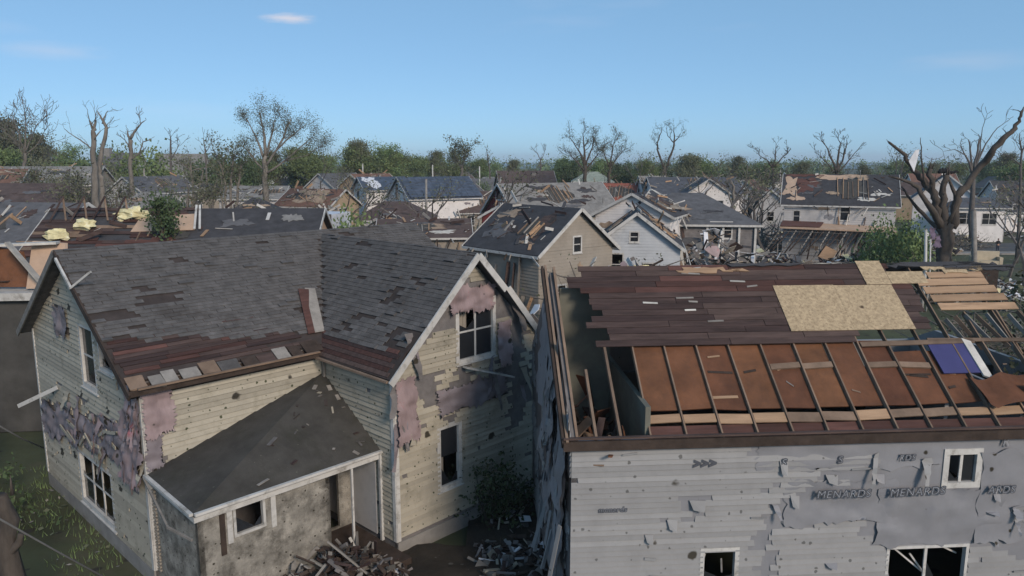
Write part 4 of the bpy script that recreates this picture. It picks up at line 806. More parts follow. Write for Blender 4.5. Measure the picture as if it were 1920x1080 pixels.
# white porch house beyond the street
hW = bg_house('white_house', 'white two-storey house with enclosed porch beyond the broken tree', hx_(1812, 110), 116, R(62), 11, 8.4, hz(372, 112), hz(328, 110), 'white_wall', 'roof_slate', wins=[('l', 3.0, 4.6, 0.9, 1.4)], lap=0.22, seed=5,
              patches=[(-1, 1, .5, 1.2, .2, 'roof_grey')])
def boxpart(name, c, size, mat, parent, rz=0): q = MB(); q.box(c, size, Matrix.Rotation(rz, 3, 'Z')); return q.build(name, MT[mat], parent)
hP = bg_house('enclosed_porch', 'white sun porch with dark glass and grey lean-to roof, facing the street', hx_(1838, 107), 108.5, R(-6), 7.0, 3.4, hz(387, 106), hz(372, 108), 'white_wall', 'roof_slate', hip=0.9,
              wins=[('f', 0.7, hz(420, 107), 2.2, 1.6), ('f', 3.9, hz(420, 107), 1.9, 1.5)], seed=6, over=0.5)
hX = bg_house('white_house', 'white cottage with missing front wall at the right edge of the photo', hx_(1905, 125), 126, R(8), 9, 8, hz(392, 125), hz(340, 125), 'white_wall', 'roof_dark', wins=[('f', 1, 3, 1, 1.5), ('f', 5, 2.6, 1.4, 2)], lap=.22, seed=7)

# long white house with grey roof and a front gable
bg_house('white_house', 'long white house with slate roof, behind the grey hipped roof', hx_(1300, 112), 114, R(3), 13.0, 8, hz(363, 110), hz(333, 114), 'white_wall', 'roof_slate', wins=[('f', 1.4, 4.6, 0.9, 1.4), ('f', 3.0, 4.6, 0.9, 1.4)], lap=.22, seed=8)
bg_house('white_gable_wing', 'white front gable with dark shutters, built against the slate-roofed house', hx_(1325, 106), 107.5, R(86), 6.0, 6.6, hz(366, 105), hz(336, 105), 'white_wall', 'roof_slate', wins=[('l', 1.2, 4.4, 0.7, 1.5), ('l', 2.6, 4.4, 1.0, 1.3), ('l', 4.6, 4.0, 0.7, 2.0)], lap=.22, seed=9)
bg_house('shed_roof_house', 'small white house with steep white lean-to roof, end of the slate roof', hx_(1222, 116), 117, R(12), 3.6, 5, hz(368, 116), hz(331, 116), 'white_wall', 'roof_light', seed=10)
# grey hipped house with pale blue front gable
hH = bg_house('grey_hipped_house', 'low house under a wide grey hipped roof with bare plank patch', hx_(1300, 62), 64.5, R(-7), 10.2, 9.0, hz(418, 60), hz(364, 64), 'sheathing', 'roof_grey', hip=0.85, wins=[('f', 6.6, hz(445, 60), 1.6, 1.2), ('r', 2, 4.2, 1.2, 1.2)], lap=.2, seed=11, chimney=None,
         patches=[(-1, -3.0, 0.62, 1.3, 0.26, 'dark_plank'), (-1, -1.7, 0.32, 1.9, 0.22, 'bare_deck')])
for k in range(4):
    q = MB(); p_ = V(1.2 + k * 1.25, -4.62, 0); q.beam(p_, p_ + V(0, 0, hz(418, 60) - .1), .16, .16); q.build('porch_post', MT['white_trim'], hH)
bg_house('pale_blue_house', 'pale blue gabled house with hail-torn siding, below the hipped roof', hx_(1212, 51), 54.5, R(80), 9, 5.8, hz(462, 50), hz(401, 50), 'blue_wall', 'roof_dark', wins=[('l', 1.2, 3.9, 0.8, 1.4), ('l', 3.4, 3.4, 0.8, 1.3), ('l', 2.5, 6.2, 0.5, 0.6)], lap=.2, seed=12,
         patches=[(1, 0, .5, 1.5, .3, 'bare_deck')])
bg_house('white_gable_house', 'weathered white gable standing just left of the hipped roof', hx_(1222, 57), 61, R(65), 6, 6.0, hz(405, 57), hz(366, 57), 'white_wall', 'roof_dark', lap=.2, seed=13, patches=[(-1, 0, .5, 1.6, .35, 'dark_plank')])
# beige gable house
_ap = at(1083, 393, 46)
bg_house('beige_house', 'beige gabled house with small broken windows, behind the grey house', _ap.x - .64 * 3.4, 46 + .77 * 3.4, R(-50), 6.8, 6.4, hz(470, 45), hz(393, 46), 'beige_wall', 'roof_dark', wins=[('r', 1.6, 3.2, 0.6, 0.8), ('r', 4.2, 3.4, 0.7, 1.0), ('r', 2.9, 6.0, 0.6, 0.9)], lap=.2, seed=14, patches=[(1, 1, .5, 1.2, .3, 'bare_deck'), (-1, 1.8, .45, 1.1, .35, 'dark_plank'), (-1, -1.6, .3, 1.3, .2, 'roof_grey'), (-1, -2.2, .75, 1.0, .15, 'bare_deck')])
# red gable house
bg_house('red_gable_house', 'house with dark red gable, white trim and torn light grey roof', hx_(1035, 80), 82, R(28), 12.5, 7.6, hz(402, 77), hz(346, 79), 'beige_wall', 'roof_light', end_mat='red_wall', wins=[('l', 2.9, hz(377, 76), 1.7, 1.3)], seed=15,
         patches=[(-1, -3, .45, 1.6, .07, 'roof_dark'), (-1, 0, .62, 1.5, .06, 'roof_dark'), (-1, 2.2, .35, 1.6, .07, 'roof_dark'), (-1, 1, .2, 1.4, .06, 'roof_grey'), (-1, 3.8, .7, 1.2, .08, 'roof_dark'), (-1, -1.5, .85, 1.8, .06, 'roof_dark')])
bg_house('red_gable_porch', 'small grey roofed porch gable below the red gable', hx_(935, 72), 73, R(86), 3, 3.0, hz(404, 72), hz(388, 72), 'red_wall', 'roof_light', seed=16)
bg_house('red_roof_house', 'pale house with rusty red shingle roof, in the middle distance', hx_(1147, 116), 119, R(-14), 8.2, 7, hz(377, 116), hz(345, 118), 'grey_wall', 'roof_red', wins=[('f', 1.6, 3.4, 0.8, 1.5), ('f', 5.4, 3.2, 0.8, 1.6), ('f', 6.9, 3.2, 0.7, 1.6)], lap=.25, seed=17)
bg_house('green_roof_house', 'white house with pale green hipped roof in front of trees', hx_(1112, 172), 175, R(-4), 9, 8, hz(340, 170), hz(323, 172), 'white_wall', 'roof_green', hip=.8, wins=[('f', 3, 4.6, 1.2, 1.3)], seed=18)
bg_house('brown_barn_house', 'large house with brown gambrel-like roof behind the red gable', hx_(985, 150), 153, R(8), 11, 9, hz(349, 150), hz(321, 152), 'beige_wall', 'roof_brown', wins=[('r', 3, 6, 1, 1.4)], seed=19, chimney=(1.5, -1, hz(326, 150), 0.9))
# white house with the blue metal roof
hM = bg_house('white_house', 'white house with dark blue metal tile roof', hx_(808, 104), 108, R(30), 10.6, 8.2, hz(372, 102), hz(333, 106), 'white_wall', 'roof_blue', wins=[('l', 2.9, hz(378, 101), 1.0, 2.2), ('l', 5.6, hz(367, 101), .6, .7)], seed=20, trim='white_trim')
for i in range(10):                                   # pressed ribs of the metal roof
    for j in range(7):
        x = -5.3 + i * 1.1; t_ = j / 7; q = MB(); m_ = (hz(333, 106) - hz(372, 102)) / 4.1
        a = V(x, -4.1 * (1 - t_) - .3 * (1 - t_), hz(372, 102) + 4.1 * m_ * t_ + 0.11)
        q.hexa([a, a + V(1.06, 0, 0), a + V(1.06, 0.56, 0.56 * m_), a + V(0, 0.56, 0.56 * m_)], [a + V(0, 0, .05), a + V(1.06, 0, .05), a + V(1.06, 0.56, 0.56 * m_ + .012), a + V(0, 0.56, 0.56 * m_ + .012)])
        q.build('roof_tile', MT['roof_blue'], hM)
bg_house('white_house', 'narrow white house with half white, half blue roof', hx_(712, 110), 113, R(26), 7, 7, hz(355, 110), hz(333, 111), 'white_wall', 'roof_blue', wins=[('l', 2, 5.6, 1.2, 1.8)], seed=21, patches=[(-1, -2.2, .5, 1.4, .55, 'sheet_white')])
bg_house('brown_shed', 'low shed with broad brown roof in front of the white house', hx_(738, 84), 86, R(-5), 7.6, 7, hz(412, 82), hz(379, 86), 'white_wall', 'roof_brown', hip=.7, seed=22)
bg_house('small_white_shed', 'little white shed with splintered gable below the brown roof', hx_(722, 66), 67, R(70), 3, 3.0, hz(428, 66), hz(410, 66), 'white_wall', 'roof_dark', seed=23)
bg_house('brown_wreck', 'flattened brown roof beside the big shingle roof', hx_(790, 60), 62, R(6), 7, 6, hz(442, 60), hz(412, 62), 'beige_wall', 'roof_brown', seed=24, patches=[(-1, 0, .5, 2.2, .2, 'bare_deck'), (-1, 1.5, .2, 1.2, .1, 'pale_board'), (-1, -2, .3, 1, .1, 'grey_wood')])
bg_house('tan_house', 'tan two-storey house with brown gable roof', hx_(690, 128), 131, R(58), 9, 6.4, hz(352, 127), hz(327, 128), 'tan_wall', 'roof_rust', wins=[('l', 1.2, 5.6, 0.7, 1.4), ('l', 3.8, 5.6, 0.7, 1.4), ('l', 1.2, 2.8, 0.7, 1.4), ('l', 3.8, 2.8, .7, 1.4)], seed=25)
bg_house('grey_gabled_house', 'grey gabled house with white rake trim left of the tan house', hx_(628, 135), 138, R(60), 9, 7, hz(352, 134), hz(326, 135), 'grey_wall', 'roof_grey', seed=26)
bg_house('peach_house', 'yellow tan low house with peach bare walls', hx_(585, 88), 91, R(-24), 7.6, 6, hz(388, 86), hz(356, 90), 'tan_wall', 'tan_wall' if False else 'roof_rust', wins=[('r', 2.0, 5, 1.4, .9)], end_mat='tan_wall', seed=27, patches=[(-1, 0, .5, 3.2, .45, 'bare_deck')])
boxw = bg_house('peach_annex', 'bare peach sheathed annex under the tan house', hx_(580, 80), 82, R(-4), 6, 4, hz(418, 80), hz(396, 82), 'peach_panel', 'bare_deck', seed=28)
bg_house('dark_garage', 'dark hip roofed garage among the stripped trees', hx_(468, 76), 78, R(10), 4.6, 5, hz(398, 76), hz(372, 78), 'white_wall', 'roof_dark', hip=.8, seed=29)
bg_house('pale_house', 'pale house front half hidden by the tall sparse tree', hx_(470, 110), 113, R(4), 9, 7, hz(372, 110), hz(350, 112), 'grey_wall', 'roof_light', wins=[('f', 2, 4, 1.2, 1.2), ('f', 5.5, 4, 1.2, 1.2)], seed=30)
# grey roofs at left
bg_house('grey_gable_house', 'grey house with pointed white-trimmed gable among stripped trees', hx_(262, 108), 113, R(72), 11, 6.6, hz(362, 106), hz(333, 107), 'grey_wall', 'roof_grey', wins=[('l', 2.0, 6.2, .7, 1.5), ('l', 3.6, 6.2, .7, 1.5)], seed=31, lap=.22)
bg_house('grey_hip_roof_house', 'light grey hipped roof below the pointed gable', hx_(270, 92), 94, R(4), 7.2, 7, hz(394, 90), hz(361, 94), 'white_wall', 'roof_light', hip=.75, seed=32, wins=[('f', 1, 3.6, .5, 1)])
bg_house('long_grey_roof_house', 'long dull house with torn roof behind the rubble trees', hx_(85, 110), 113, R(5), 14, 8, hz(345, 110), hz(313, 113), 'beige_wall', 'roof_light', seed=33, patches=[(-1, -3, .5, 2, .12, 'roof_brown'), (-1, 1, .6, 2, .1, 'roof_dark'), (-1, 4, .3, 1.6, .12, 'roof_dark'), (-1, -1, .2, 1.4, .12, 'bare_deck')])
bg_house('slate_roof_house', 'big slate roofed house with white dormer gable on the rise', hx_(222, 200), 205, R(-4), 10, 9, hz(328, 200), hz(287, 204), 'grey_wall', 'roof_grey', seed=34, chimney=(-4.2, 0, hz(278, 200), 1.6), wins=[('f', 3.4, 7.5, 1, 1.4)])
bg_house('long_pale_roof_house', 'long pale roof between two dark bushes', hx_(338, 210), 214, R(4), 13, 9, hz(330, 210), hz(289, 214), 'grey_wall', 'roof_light', seed=35)
bg_house('maroon_roof_house', 'house with maroon hip roof and long white gutter at left edge', hx_(8, 66), 69, R(-3), 11.0, 7, hz(388, 64), hz(346, 68), 'white_wall', 'roof_brown', hip=.5, seed=36)
bg_house('rust_roof_house', 'corner of a rust red roof at the left edge', hx_(-30, 90), 92, R(10), 8, 7, hz(350, 90), hz(318, 92), 'beige_wall', 'roof_rust', seed=37)
# house behind the cream one: roof stripped to boards with yellow insulation
bg_n = bg_house('stripped_roof_house', 'house behind the cream ridge, roof stripped to boards with insulation spilling out', -19.6, 45.5, R(3), 15.6, 9.0, 5.9, 8.6, 'peach_panel', 'roof_dark', seed=38, wins=[('l', 2, 3, 1, 1.4)], patches=[(-1, 3.2, .7, 1.1, .08, 'roof_grey'), (-1, 5.2, .45, 1.2, .1, 'roof_dark'), (-1, 6.3, .8, .8, .08, 'roof_light'), (-1, 2.2, .35, .9, .1, 'roof_grey')])
rn = random.Random(8)
def Pn(x, t, o=0.0): return V(x, -4.5 * (1 - t), 5.9 + 2.7 * t + 0.1) + V(0, -0.52, 0.85) * o
rf = [c for c in bg_n.children if c.name.startswith('roof')][0]
for k in range(16):
    t0 = 0.1 + k * 0.056; x = -8.1
    while x < 0.2:
        l = rn.uniform(1.2, 3.2); e = min(x + l, 0.3 + rn.uniform(-.4, .4))
        if rn.random() < 0.8 and e - x > .3:
            q = MB(); w_ = 0.052; o_ = 0.03 + rn.uniform(0, .05)
            q.hexa([Pn(x, t0, o_), Pn(e, t0, o_), Pn(e, t0 + w_, o_), Pn(x, t0 + w_, o_)], [Pn(x, t0, o_ + .03), Pn(e, t0, o_ + .03), Pn(e, t0 + w_, o_ + .03), Pn(x, t0 + w_, o_ + .03)])
            q.build('plank', MT[rn.choice(['red_plank', 'dark_plank', 'dark_plank', 'rafter_wood'])], rf)
        x += l
q = MB(); q.hexa([Pn(-2.6, .52, .1), Pn(1.0, .55, .1), Pn(0.6, .86, .1), Pn(-2.5, .8, .1)], [Pn(-2.6, .52, .13), Pn(1.0, .55, .13), Pn(0.6, .86, .13), Pn(-2.5, .8, .13)]); q.build('sheathing_panel', MT['peach_panel'], rf)
for k in range(4):
    x = -7.6 + k * 1.2; q = MB(); q.beam(Pn(x, .72, .1), Pn(x + .5, 1.0, .9), .12, .06); q.build('raised_rafter', MT['dark_plank'], rf)
    q = MB(); q.beam(Pn(x + .9, .74, .1), Pn(x + .45, 1.0, .8), .1, .06); q.build('raised_rafter', MT['rafter_wood'], rf)
for k in range(2):
    q = MB(); q.beam(Pn(1.0 + k * .3, .55, .2), Pn(0.5 + k * .2, 1.0, .25), .12, .05); q.build('white_batten', MT['white_trim'], rf)

# wreck at the far left, beside the cream gable
wk = empty('wrecked_cottage', (-22.6, 30.5, 0), R(6)); tag(wk, 'roofless cottage at the left edge with white eave and tan broken panels', 'house')
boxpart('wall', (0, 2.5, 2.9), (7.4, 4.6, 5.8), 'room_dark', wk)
boxpart('eave', (0, 0.1, 5.98), (7.9, 0.5, 0.32), 'white_trim', wk)
boxpart('attic_floor', (0, 2.4, 6.06), (7.2, 4.4, 0.1), 'pale_board', wk)
q = MB(); q.prism([(2.0, 0.6, 6.2), (3.6, 0.5, 6.2), (3.2, 1.8, 8.0), (1.8, 1.9, 8.1)], (0.05, 0.12, 0)); q.build('wall_panel', MT['peach_panel'], wk)
q = MB(); q.prism([(0.2, 1.2, 6.2), (2.0, 1.0, 6.2), (1.6, 1.3, 7.7), (0.6, 1.4, 7.9)], (0.05, 0.12, 0)); q.build('wall_panel', MT['brown_board'], wk)
q = MB(); q.beam((1.5, 0.5, 8.2), (3.0, 0.3, 6.2), 0.3, 0.08); q.build('trim_board', MT['pale_board'], wk)
q = MB(); q.beam((-3.4, 0.9, 7.9), (3.0, 1.6, 8.05), 0.5, 0.1); q.build('ceiling_strip', MT['pale_board'], wk)
q = MB(); q.beam((2.6, -.2, 6.0), (2.62, -.25, 3.2), 0.05, 0.05); q.build('downpipe', MT['white_trim'], wk)
for k in range(30):
    q = MB(); p = V(rn.uniform(-3.4, 3), rn.uniform(.6, 3.5), 6.2 + rn.uniform(0, .4)); q.beam(p, p + V(rn.uniform(-.9, .9), rn.uniform(-.4, .4), rn.uniform(-.1, .7)), rn.uniform(.05, .3), .04); q.build('broken_board', MT[rn.choice(['dark_wood', 'rafter_wood', 'pale_board', 'brown_board'])], wk)
bg_house('white_end_house', 'white walled house with plain grey roof at the left edge', -31, 47, R(-8), 9, 8, 6.6, 8.9, 'white_wall', 'roof_grey', seed=39)

PLACES = ((90, 'at the far left'), (200, 'left of the slate roofed house'), (330, 'behind the pointed grey gable'), (440, 'left of the tall sparse tree'), (540, 'behind the tall sparse tree'), (630, 'left of the tan house'), (720, 'above the tan house'), (800, 'above the blue metal roof'), (880, 'right of the blue metal roof'), (960, 'left of the brown barn roof'),
          (1060, 'behind the brown barn roof'), (1130, 'behind the pale green roof'), (1200, 'behind the rusty red roof'), (1270, 'behind the two-armed broken tree'), (1345, 'behind the long white house'), (1420, 'right of the long white house'), (1500, 'left of the wrecked two-storey house'), (1600, 'behind the wrecked two-storey house'), (1700, 'right of the stripped roof'), (1800, 'behind the big broken tree'), (1890, 'beyond the white porch house'), (9999, 'at the right edge'))
def place(u): return next(t for x, t in PLACES if u < x)
# far houses scattered through the trees
rf_ = random.Random(12); fl = ['white', 'grey', 'tan', 'beige']
spots = [(520, 300), (560, 190), (600, 170), (770, 215), (850, 240), (905, 165), (880, 128), (940, 200), (1040, 260), (1190, 230), (1215, 260), (1290, 300), (1400, 170), (1410, 130), (1440, 220), (1450, 115), (1490, 260), (1545, 200), (1660, 230), (1690, 150), (1740, 170), (1870, 210), (1395, 260), (30, 220), (120, 180), (400, 180), (430, 250), (390, 130), (540, 120), (1560, 150), (860, 180), (915, 110)]
fcol = [('white_wall', 'white'), ('grey_wall', 'grey'), ('beige_wall', 'beige'), ('tan_wall', 'tan')]; frf = [('roof_grey', 'grey'), ('roof_brown', 'brown'), ('roof_dark', 'charcoal'), ('roof_light', 'pale'), ('roof_rust', 'rust')]
for i, (u, Y) in enumerate(spots):
    wa, wn_ = fcol[rf_.randrange(4)] if i % 2 else fcol[0]; ro, rn_ = frf[rf_.randrange(5)]
    ze = rf_.uniform(3.2, 5.6); L = rf_.uniform(8, 12); dd = rf_.uniform(6.5, 8.5)
    bg_house('distant_house', 'small far %s house with %s roof, %s' % (wn_, rn_, place(u)), hx_(u, Y), Y, rf_.uniform(-.5, .5) + (1.3 if i % 3 == 0 else 0), L, dd, ze, ze + rf_.uniform(2.2, 3.2), wa, ro,
             wins=[('f', 1.2, ze - 1.9, 0.9, 1.3), ('f', L - 2.4, ze - 1.9, 0.9, 1.3), ('l', dd / 2 - .5, ze - 1.7, .9, 1.3)] if Y < 190 else [], group='small far houses before the tree line', seed=100 + i, rake=Y < 190)

# ================================================================== trees
def branch(mb, tips, p, d, L, r, depth, rg_, up=0.12, wob=0.22, split=3, n=6, shrink=0.62, snap=0.0, minr=0.02):
    pts, rads = [p.copy()], [r]; k = 4; step = L / k
    for i in range(k):
        d = (d + V(rg_.gauss(0, wob), rg_.gauss(0, wob), rg_.gauss(0, wob * .6) + up)).normalized(); p = p + d * step
        pts.append(p.copy()); rads.append(max(minr, r * (1 - 0.45 * (i + 1) / k)))
    mb.tube(pts, rads, n if depth > 1 else max(3, n - 2), rough=0.06)
    if depth <= 0: tips.append((p, d)); return
    for j in range(split + (1 if rg_.random() < .4 else 0)):
        if snap and rg_.random() < snap: continue
        i = rg_.randint(2, k) if j else k; q = pts[i]
        a = V(rg_.gauss(0, 1), rg_.gauss(0, 1), rg_.gauss(0, .5)); a = (a - d * a.dot(d)).normalized()
        nd = (d + a * rg_.uniform(.45, .95)).normalized()
        branch(mb, tips, q, nd, L * shrink * rg_.uniform(.75, 1.15), rads[i] * .68, depth - 1, rg_, up, wob, split, n, shrink, snap, minr)
    tips.append((p, d))
def leaves(mb, c, R_, n, size, rg_, flat=1.0, mi=0):
    for _ in range(n):
        v = V(rg_.gauss(0, 1), rg_.gauss(0, 1), rg_.gauss(0, 1) * flat) * (R_ * .5); p = c + v; s = size * rg_.uniform(.6, 1.4)
        a = V(rg_.gauss(0, 1), rg_.gauss(0, 1), rg_.gauss(0, 1)).normalized(); b = a.cross(V(rg_.gauss(0, 1), rg_.gauss(0, 1), rg_.gauss(0, 1))).normalized()
        mb.face([p - a * s, p - b * s * .6, p + a * s, p + b * s * .6], mi)
def leafy_meshes(seed, h, crown, nclump, per, size, dense=1.0, lm='leaf', bm='bark_far', trunk=.35):
    rg_ = random.Random(seed); t = MB(); tips = []
    branch(t, tips, V(0, 0, 0), V(0, 0, 1), h * .5, h * .028, 3, rg_, up=.1, split=3, n=6, shrink=.66)
    c = MB()
    cs = [q for q, _ in tips]; top = max(q.z for q in cs)
    for k in range(nclump):
        q = rg_.choice(cs) + V(rg_.gauss(0, crown * .12), rg_.gauss(0, crown * .12), rg_.gauss(0, h * .04)); leaves(c, q, rg_.uniform(.12, .24) * crown * dense, per, size, rg_, .8)
    return t.mesh('trunk', MT[bm]), c.mesh('crown', MT[lm])
def put_tree(name, label, meshes, loc, s=1.0, rz=0.0, group=None, sz=None):
    e = empty(name, loc, rz); tag(e, label, 'tree', group); e.scale = (s, s, sz or s)
    link('trunk', meshes[0], e)
    if meshes[1] is not None: link('crown', meshes[1], e)
    return e
LT = [leafy_meshes(51, 10, 7, 130, 80, .15), leafy_meshes(52, 11, 6, 110, 70, .14, lm='leaf_dull'), leafy_meshes(53, 9, 8, 140, 90, .15, lm='leaf_dark'), leafy_meshes(54, 12, 6, 80, 80, .14, lm='leaf')]
def bush_mesh(seed, lm):
    rg_ = random.Random(seed); c = MB()
    for k in range(60):
        a = rg_.uniform(0, 6.28); rr_ = math.sqrt(rg_.random()); q = V(math.cos(a) * rr_ * 2.4, math.sin(a) * rr_ * 2.4, .5 + rg_.random() * 3.2 * math.sqrt(max(0, 1 - rr_ * rr_)))
        leaves(c, q, .9, 110, .1, rg_)
    t = MB(); t.tube([V(0, 0, -.2), V(.1, 0, .8), V(.1, .1, 1.8)], [.22, .17, .08], 6); t.tube([V(0, 0, .5), V(.8, .3, 1.5)], [.1, .05], 5); t.tube([V(0, 0, .4), V(-.7, -.4, 1.6)], [.1, .05], 5)
    return t.mesh('trunk', MT['bark_far']), c.mesh('crown', MT[lm])
BM = [bush_mesh(61, 'leaf_dark'), bush_mesh(62, 'leaf'), bush_mesh(63, 'leaf_dull')]
def top_scale(v, Y, h): return max(.2, hz(v, Y) / h)
def leafy(u, vtop, Y, k, label, rz, group='leafy trees in the tree line', wide=1.0):
    hgt = max(v_.co.z for v_ in LT[k][1].vertices) * .94; s = top_scale(vtop, Y, hgt)
    return put_tree('leafy_tree', label, LT[k], (hx_(u, Y, 330), Y, -.1), s * wide, rz, group, s)
def bush(u, vtop, Y, k, label, w=1.0):
    s = top_scale(vtop, Y, 4.1); return put_tree('round_bush', label, BM[k], (hx_(u, Y, 330), Y, -.1), s * w, u * .37, None, s)
bush(160, 283, 150, 0, 'broad dark green bush left of the twin broken trunks', 1.1); bush(132, 292, 155, 1, 'rounded green bush beside the bare fan tree', .8); bush(272, 272, 150, 1, 'tall green bush in front of the slate roof', .9); bush(312, 280, 230, 0, 'dark domed bush above the long pale roof', .7)
bush(412, 276, 140, 0, 'dark rounded tree left of the tall sparse tree', .8); bush(452, 272, 150, 0, 'dark leafy mound behind the tall sparse tree', .6); bush(330, 340, 76, 0, 'dark shrub beside the light grey hipped roof', .35); bush(660, 392, 58, 1, 'bright green hedge bush behind the big shingle roof', .7)
bush(1090, 335, 128, 0, 'dark shrub in front of the pale green roof', .6); bush(1175, 345, 122, 0, 'dark green shrub right of the rusty red roof', .7); bush(1335, 310, 190, 0, 'black-green mound behind the long white house', .8); bush(1690, 395, 66, 1, 'shrub growing out of the porch wreck', .7); bush(1505, 395, 108, 2, 'low olive shrub left of the wrecked two-storey house', .5)
bush(60, 290, 160, 2, 'olive bush below the bare fan tree', .9); bush(1000, 322, 190, 2, 'brownish bush behind the brown roof', .8); bush(905, 325, 140, 0, 'purple-black shrub beside the far porch', .3); bush(208, 262, 230, 0, 'small dark crown over the slate roof', .5); bush(1880, 360, 135, 1, 'green shrub at the right edge beyond the street', .8)
rt = random.Random(77)
LTl = [(8, 222, 170, 1), (32, 246, 175, 0), (78, 252, 180, 1), (100, 262, 190, 3), (115, 285, 240, 0), (345, 290, 260, 1), (385, 285, 230, 3), (560, 268, 170, 0), (590, 276, 180, 2), (618, 288, 220, 0), (640, 272, 185, 3), (665, 268, 180, 0), (690, 264, 180, 1), (715, 262, 185, 3), (738, 272, 190, 0), (755, 290, 230, 2), (772, 284, 230, 3), (790, 287, 220, 0), (812, 283, 220, 1), (832, 292, 260, 2), (862, 273, 175, 3), (850, 305, 230, 0), (878, 298, 260, 2), (900, 292, 240, 0), (925, 300, 240, 3),
       (955, 300, 250, 1), (1050, 292, 220, 0), (1075, 288, 200, 2), (1130, 292, 190, 0), (1165, 297, 200, 2), (1205, 293, 190, 0), (1225, 297, 210, 2), (1272, 291, 190, 1), (1300, 289, 200, 0), (1330, 293, 220, 3), (1378, 294, 260, 1), (1398, 305, 220, 0), (1425, 308, 230, 2), (1445, 296, 200, 0), (1480, 296, 210, 3), (1500, 305, 200, 1), (1560, 307, 220, 0), (1620, 310, 230, 1), (1650, 296, 210, 3), (1700, 300, 200, 0), (1760, 306, 220, 1), (1800, 300, 220, 0), (1850, 296, 230, 2), (1900, 288, 210, 1), (1915, 300, 180, 0), (20, 270, 140, 0), (480, 290, 160, 0), (520, 285, 170, 1)]
for i, (u, v, Y, k) in enumerate(LTl):
    leafy(u, v, Y, k, '%s tree in the tree line %s' % (['rounded green leafy', 'olive wind-thinned', 'low dark green', 'tall slim green'][k], place(u)), i * 1.7, wide=rt.uniform(.7, 1.05))
# the wood behind them, one mass
wd = MB(); rw = random.Random(5)
for i in range(420):
    Y = rw.uniform(300, 900); x = rw.uniform(-.8, .8) * Y; hgt = rw.uniform(6, 12.5)
    for k in range(5):
        c = V(x + rw.gauss(0, 2), Y + rw.gauss(0, 2), hgt * rw.uniform(.35, .9)); leaves(wd, c, 3.6, 34, .6, rw)
    wd.tube([V(x, Y, 0), V(x, Y, hgt * .8)], [.3, .1], 4)
tag(wd.build('far_woodland', MT['leaf_far']), 'dark green band of far woodland under the horizon', kind='stuff')

def snag(name, label, limbs, Y, bark='bark', n=8, twigs=0, seed=0, crown=None, group=None, tw=(1.2, .05), spread=.9, cat='tree', tmin=0.35, tdepth=1, thick=None):
    """a storm-broken tree: limbs are chains of (u, v, radius, depth offset) surveyed in the view, given true size at Y"""
    thick = thick or (.62 if Y < 90 else .85)
    if twigs >= 7:
        tw = (tw[0] * .62, tw[1] * .9); limbs = [[(p_[0], 300 - (300 - p_[1]) * .84 if p_[1] < 300 else p_[1], *p_[2:]) for p_ in L_] for L_ in limbs]
    rg_ = random.Random(seed); base = at(limbs[0][0][0], 0, Y); b0 = V(base.x, Y, 0); e = empty(name, b0); tag(e, label, cat, group); t = MB(); tips = []
    for li, L in enumerate(limbs):
        pts, rads = [], []
        for (u, v, r_, *dy) in L:
            p = at(u, v, Y + (dy[0] if dy else 0)); pts.append(p - b0); rads.append(r_ * thick)
        if li == 0: pts[0].z = -.3
        fp, fr = [], []                                        # finer, crooked
        for a, b, ra, rb in zip(pts[:-1], pts[1:], rads[:-1], rads[1:]):
            for i in range(3):
                f = i / 3; fp.append(a.lerp(b, f) + (V(rg_.gauss(0, .35), rg_.gauss(0, .35), rg_.gauss(0, .2)) * ra if i else V())); fr.append((ra + (rb - ra) * f) * rg_.uniform(.93, 1.07))
        fp.append(pts[-1]); fr.append(rads[-1]); t.tube(fp, fr, n, rough=.13)
        if rads[-1] > .07:
            dd = (fp[-1] - fp[-2]).normalized()
            for _ in range(5):
                o_ = V(rg_.gauss(0, 1), rg_.gauss(0, 1), rg_.gauss(0, .5)) * rads[-1] * .5; t.tube([fp[-1] + o_ - dd * .1, fp[-1] + o_ + (dd + o_ * .6).normalized() * rads[-1] * rg_.uniform(1.5, 5)], [rads[-1] * .35, .008], 4)
        for k in range(twigs):
            i = rg_.randint(max(1, int(len(fp) * tmin)), len(fp) - 1); d = (fp[i] - fp[i - 1]).normalized(); a = V(rg_.gauss(0, 1), rg_.gauss(0, 1), rg_.gauss(.2, .6)).normalized()
            branch(t, tips, fp[i], (d + a * spread).normalized(), tw[0] * rg_.uniform(.5, 1.3), min(fr[i] * .5, tw[1]), tdepth, rg_, up=.08, wob=.25, split=2, n=5, shrink=.6, minr=.012 if Y < 100 else .03)
    t.build('trunk', MT[bark], e, True)
    if crown:
        c = MB(); nl, size, lm = crown
        for q, _ in tips: leaves(c, q, .8, nl, size, rg_)
        if c.f: c.build('crown', MT[lm], e)
    return e
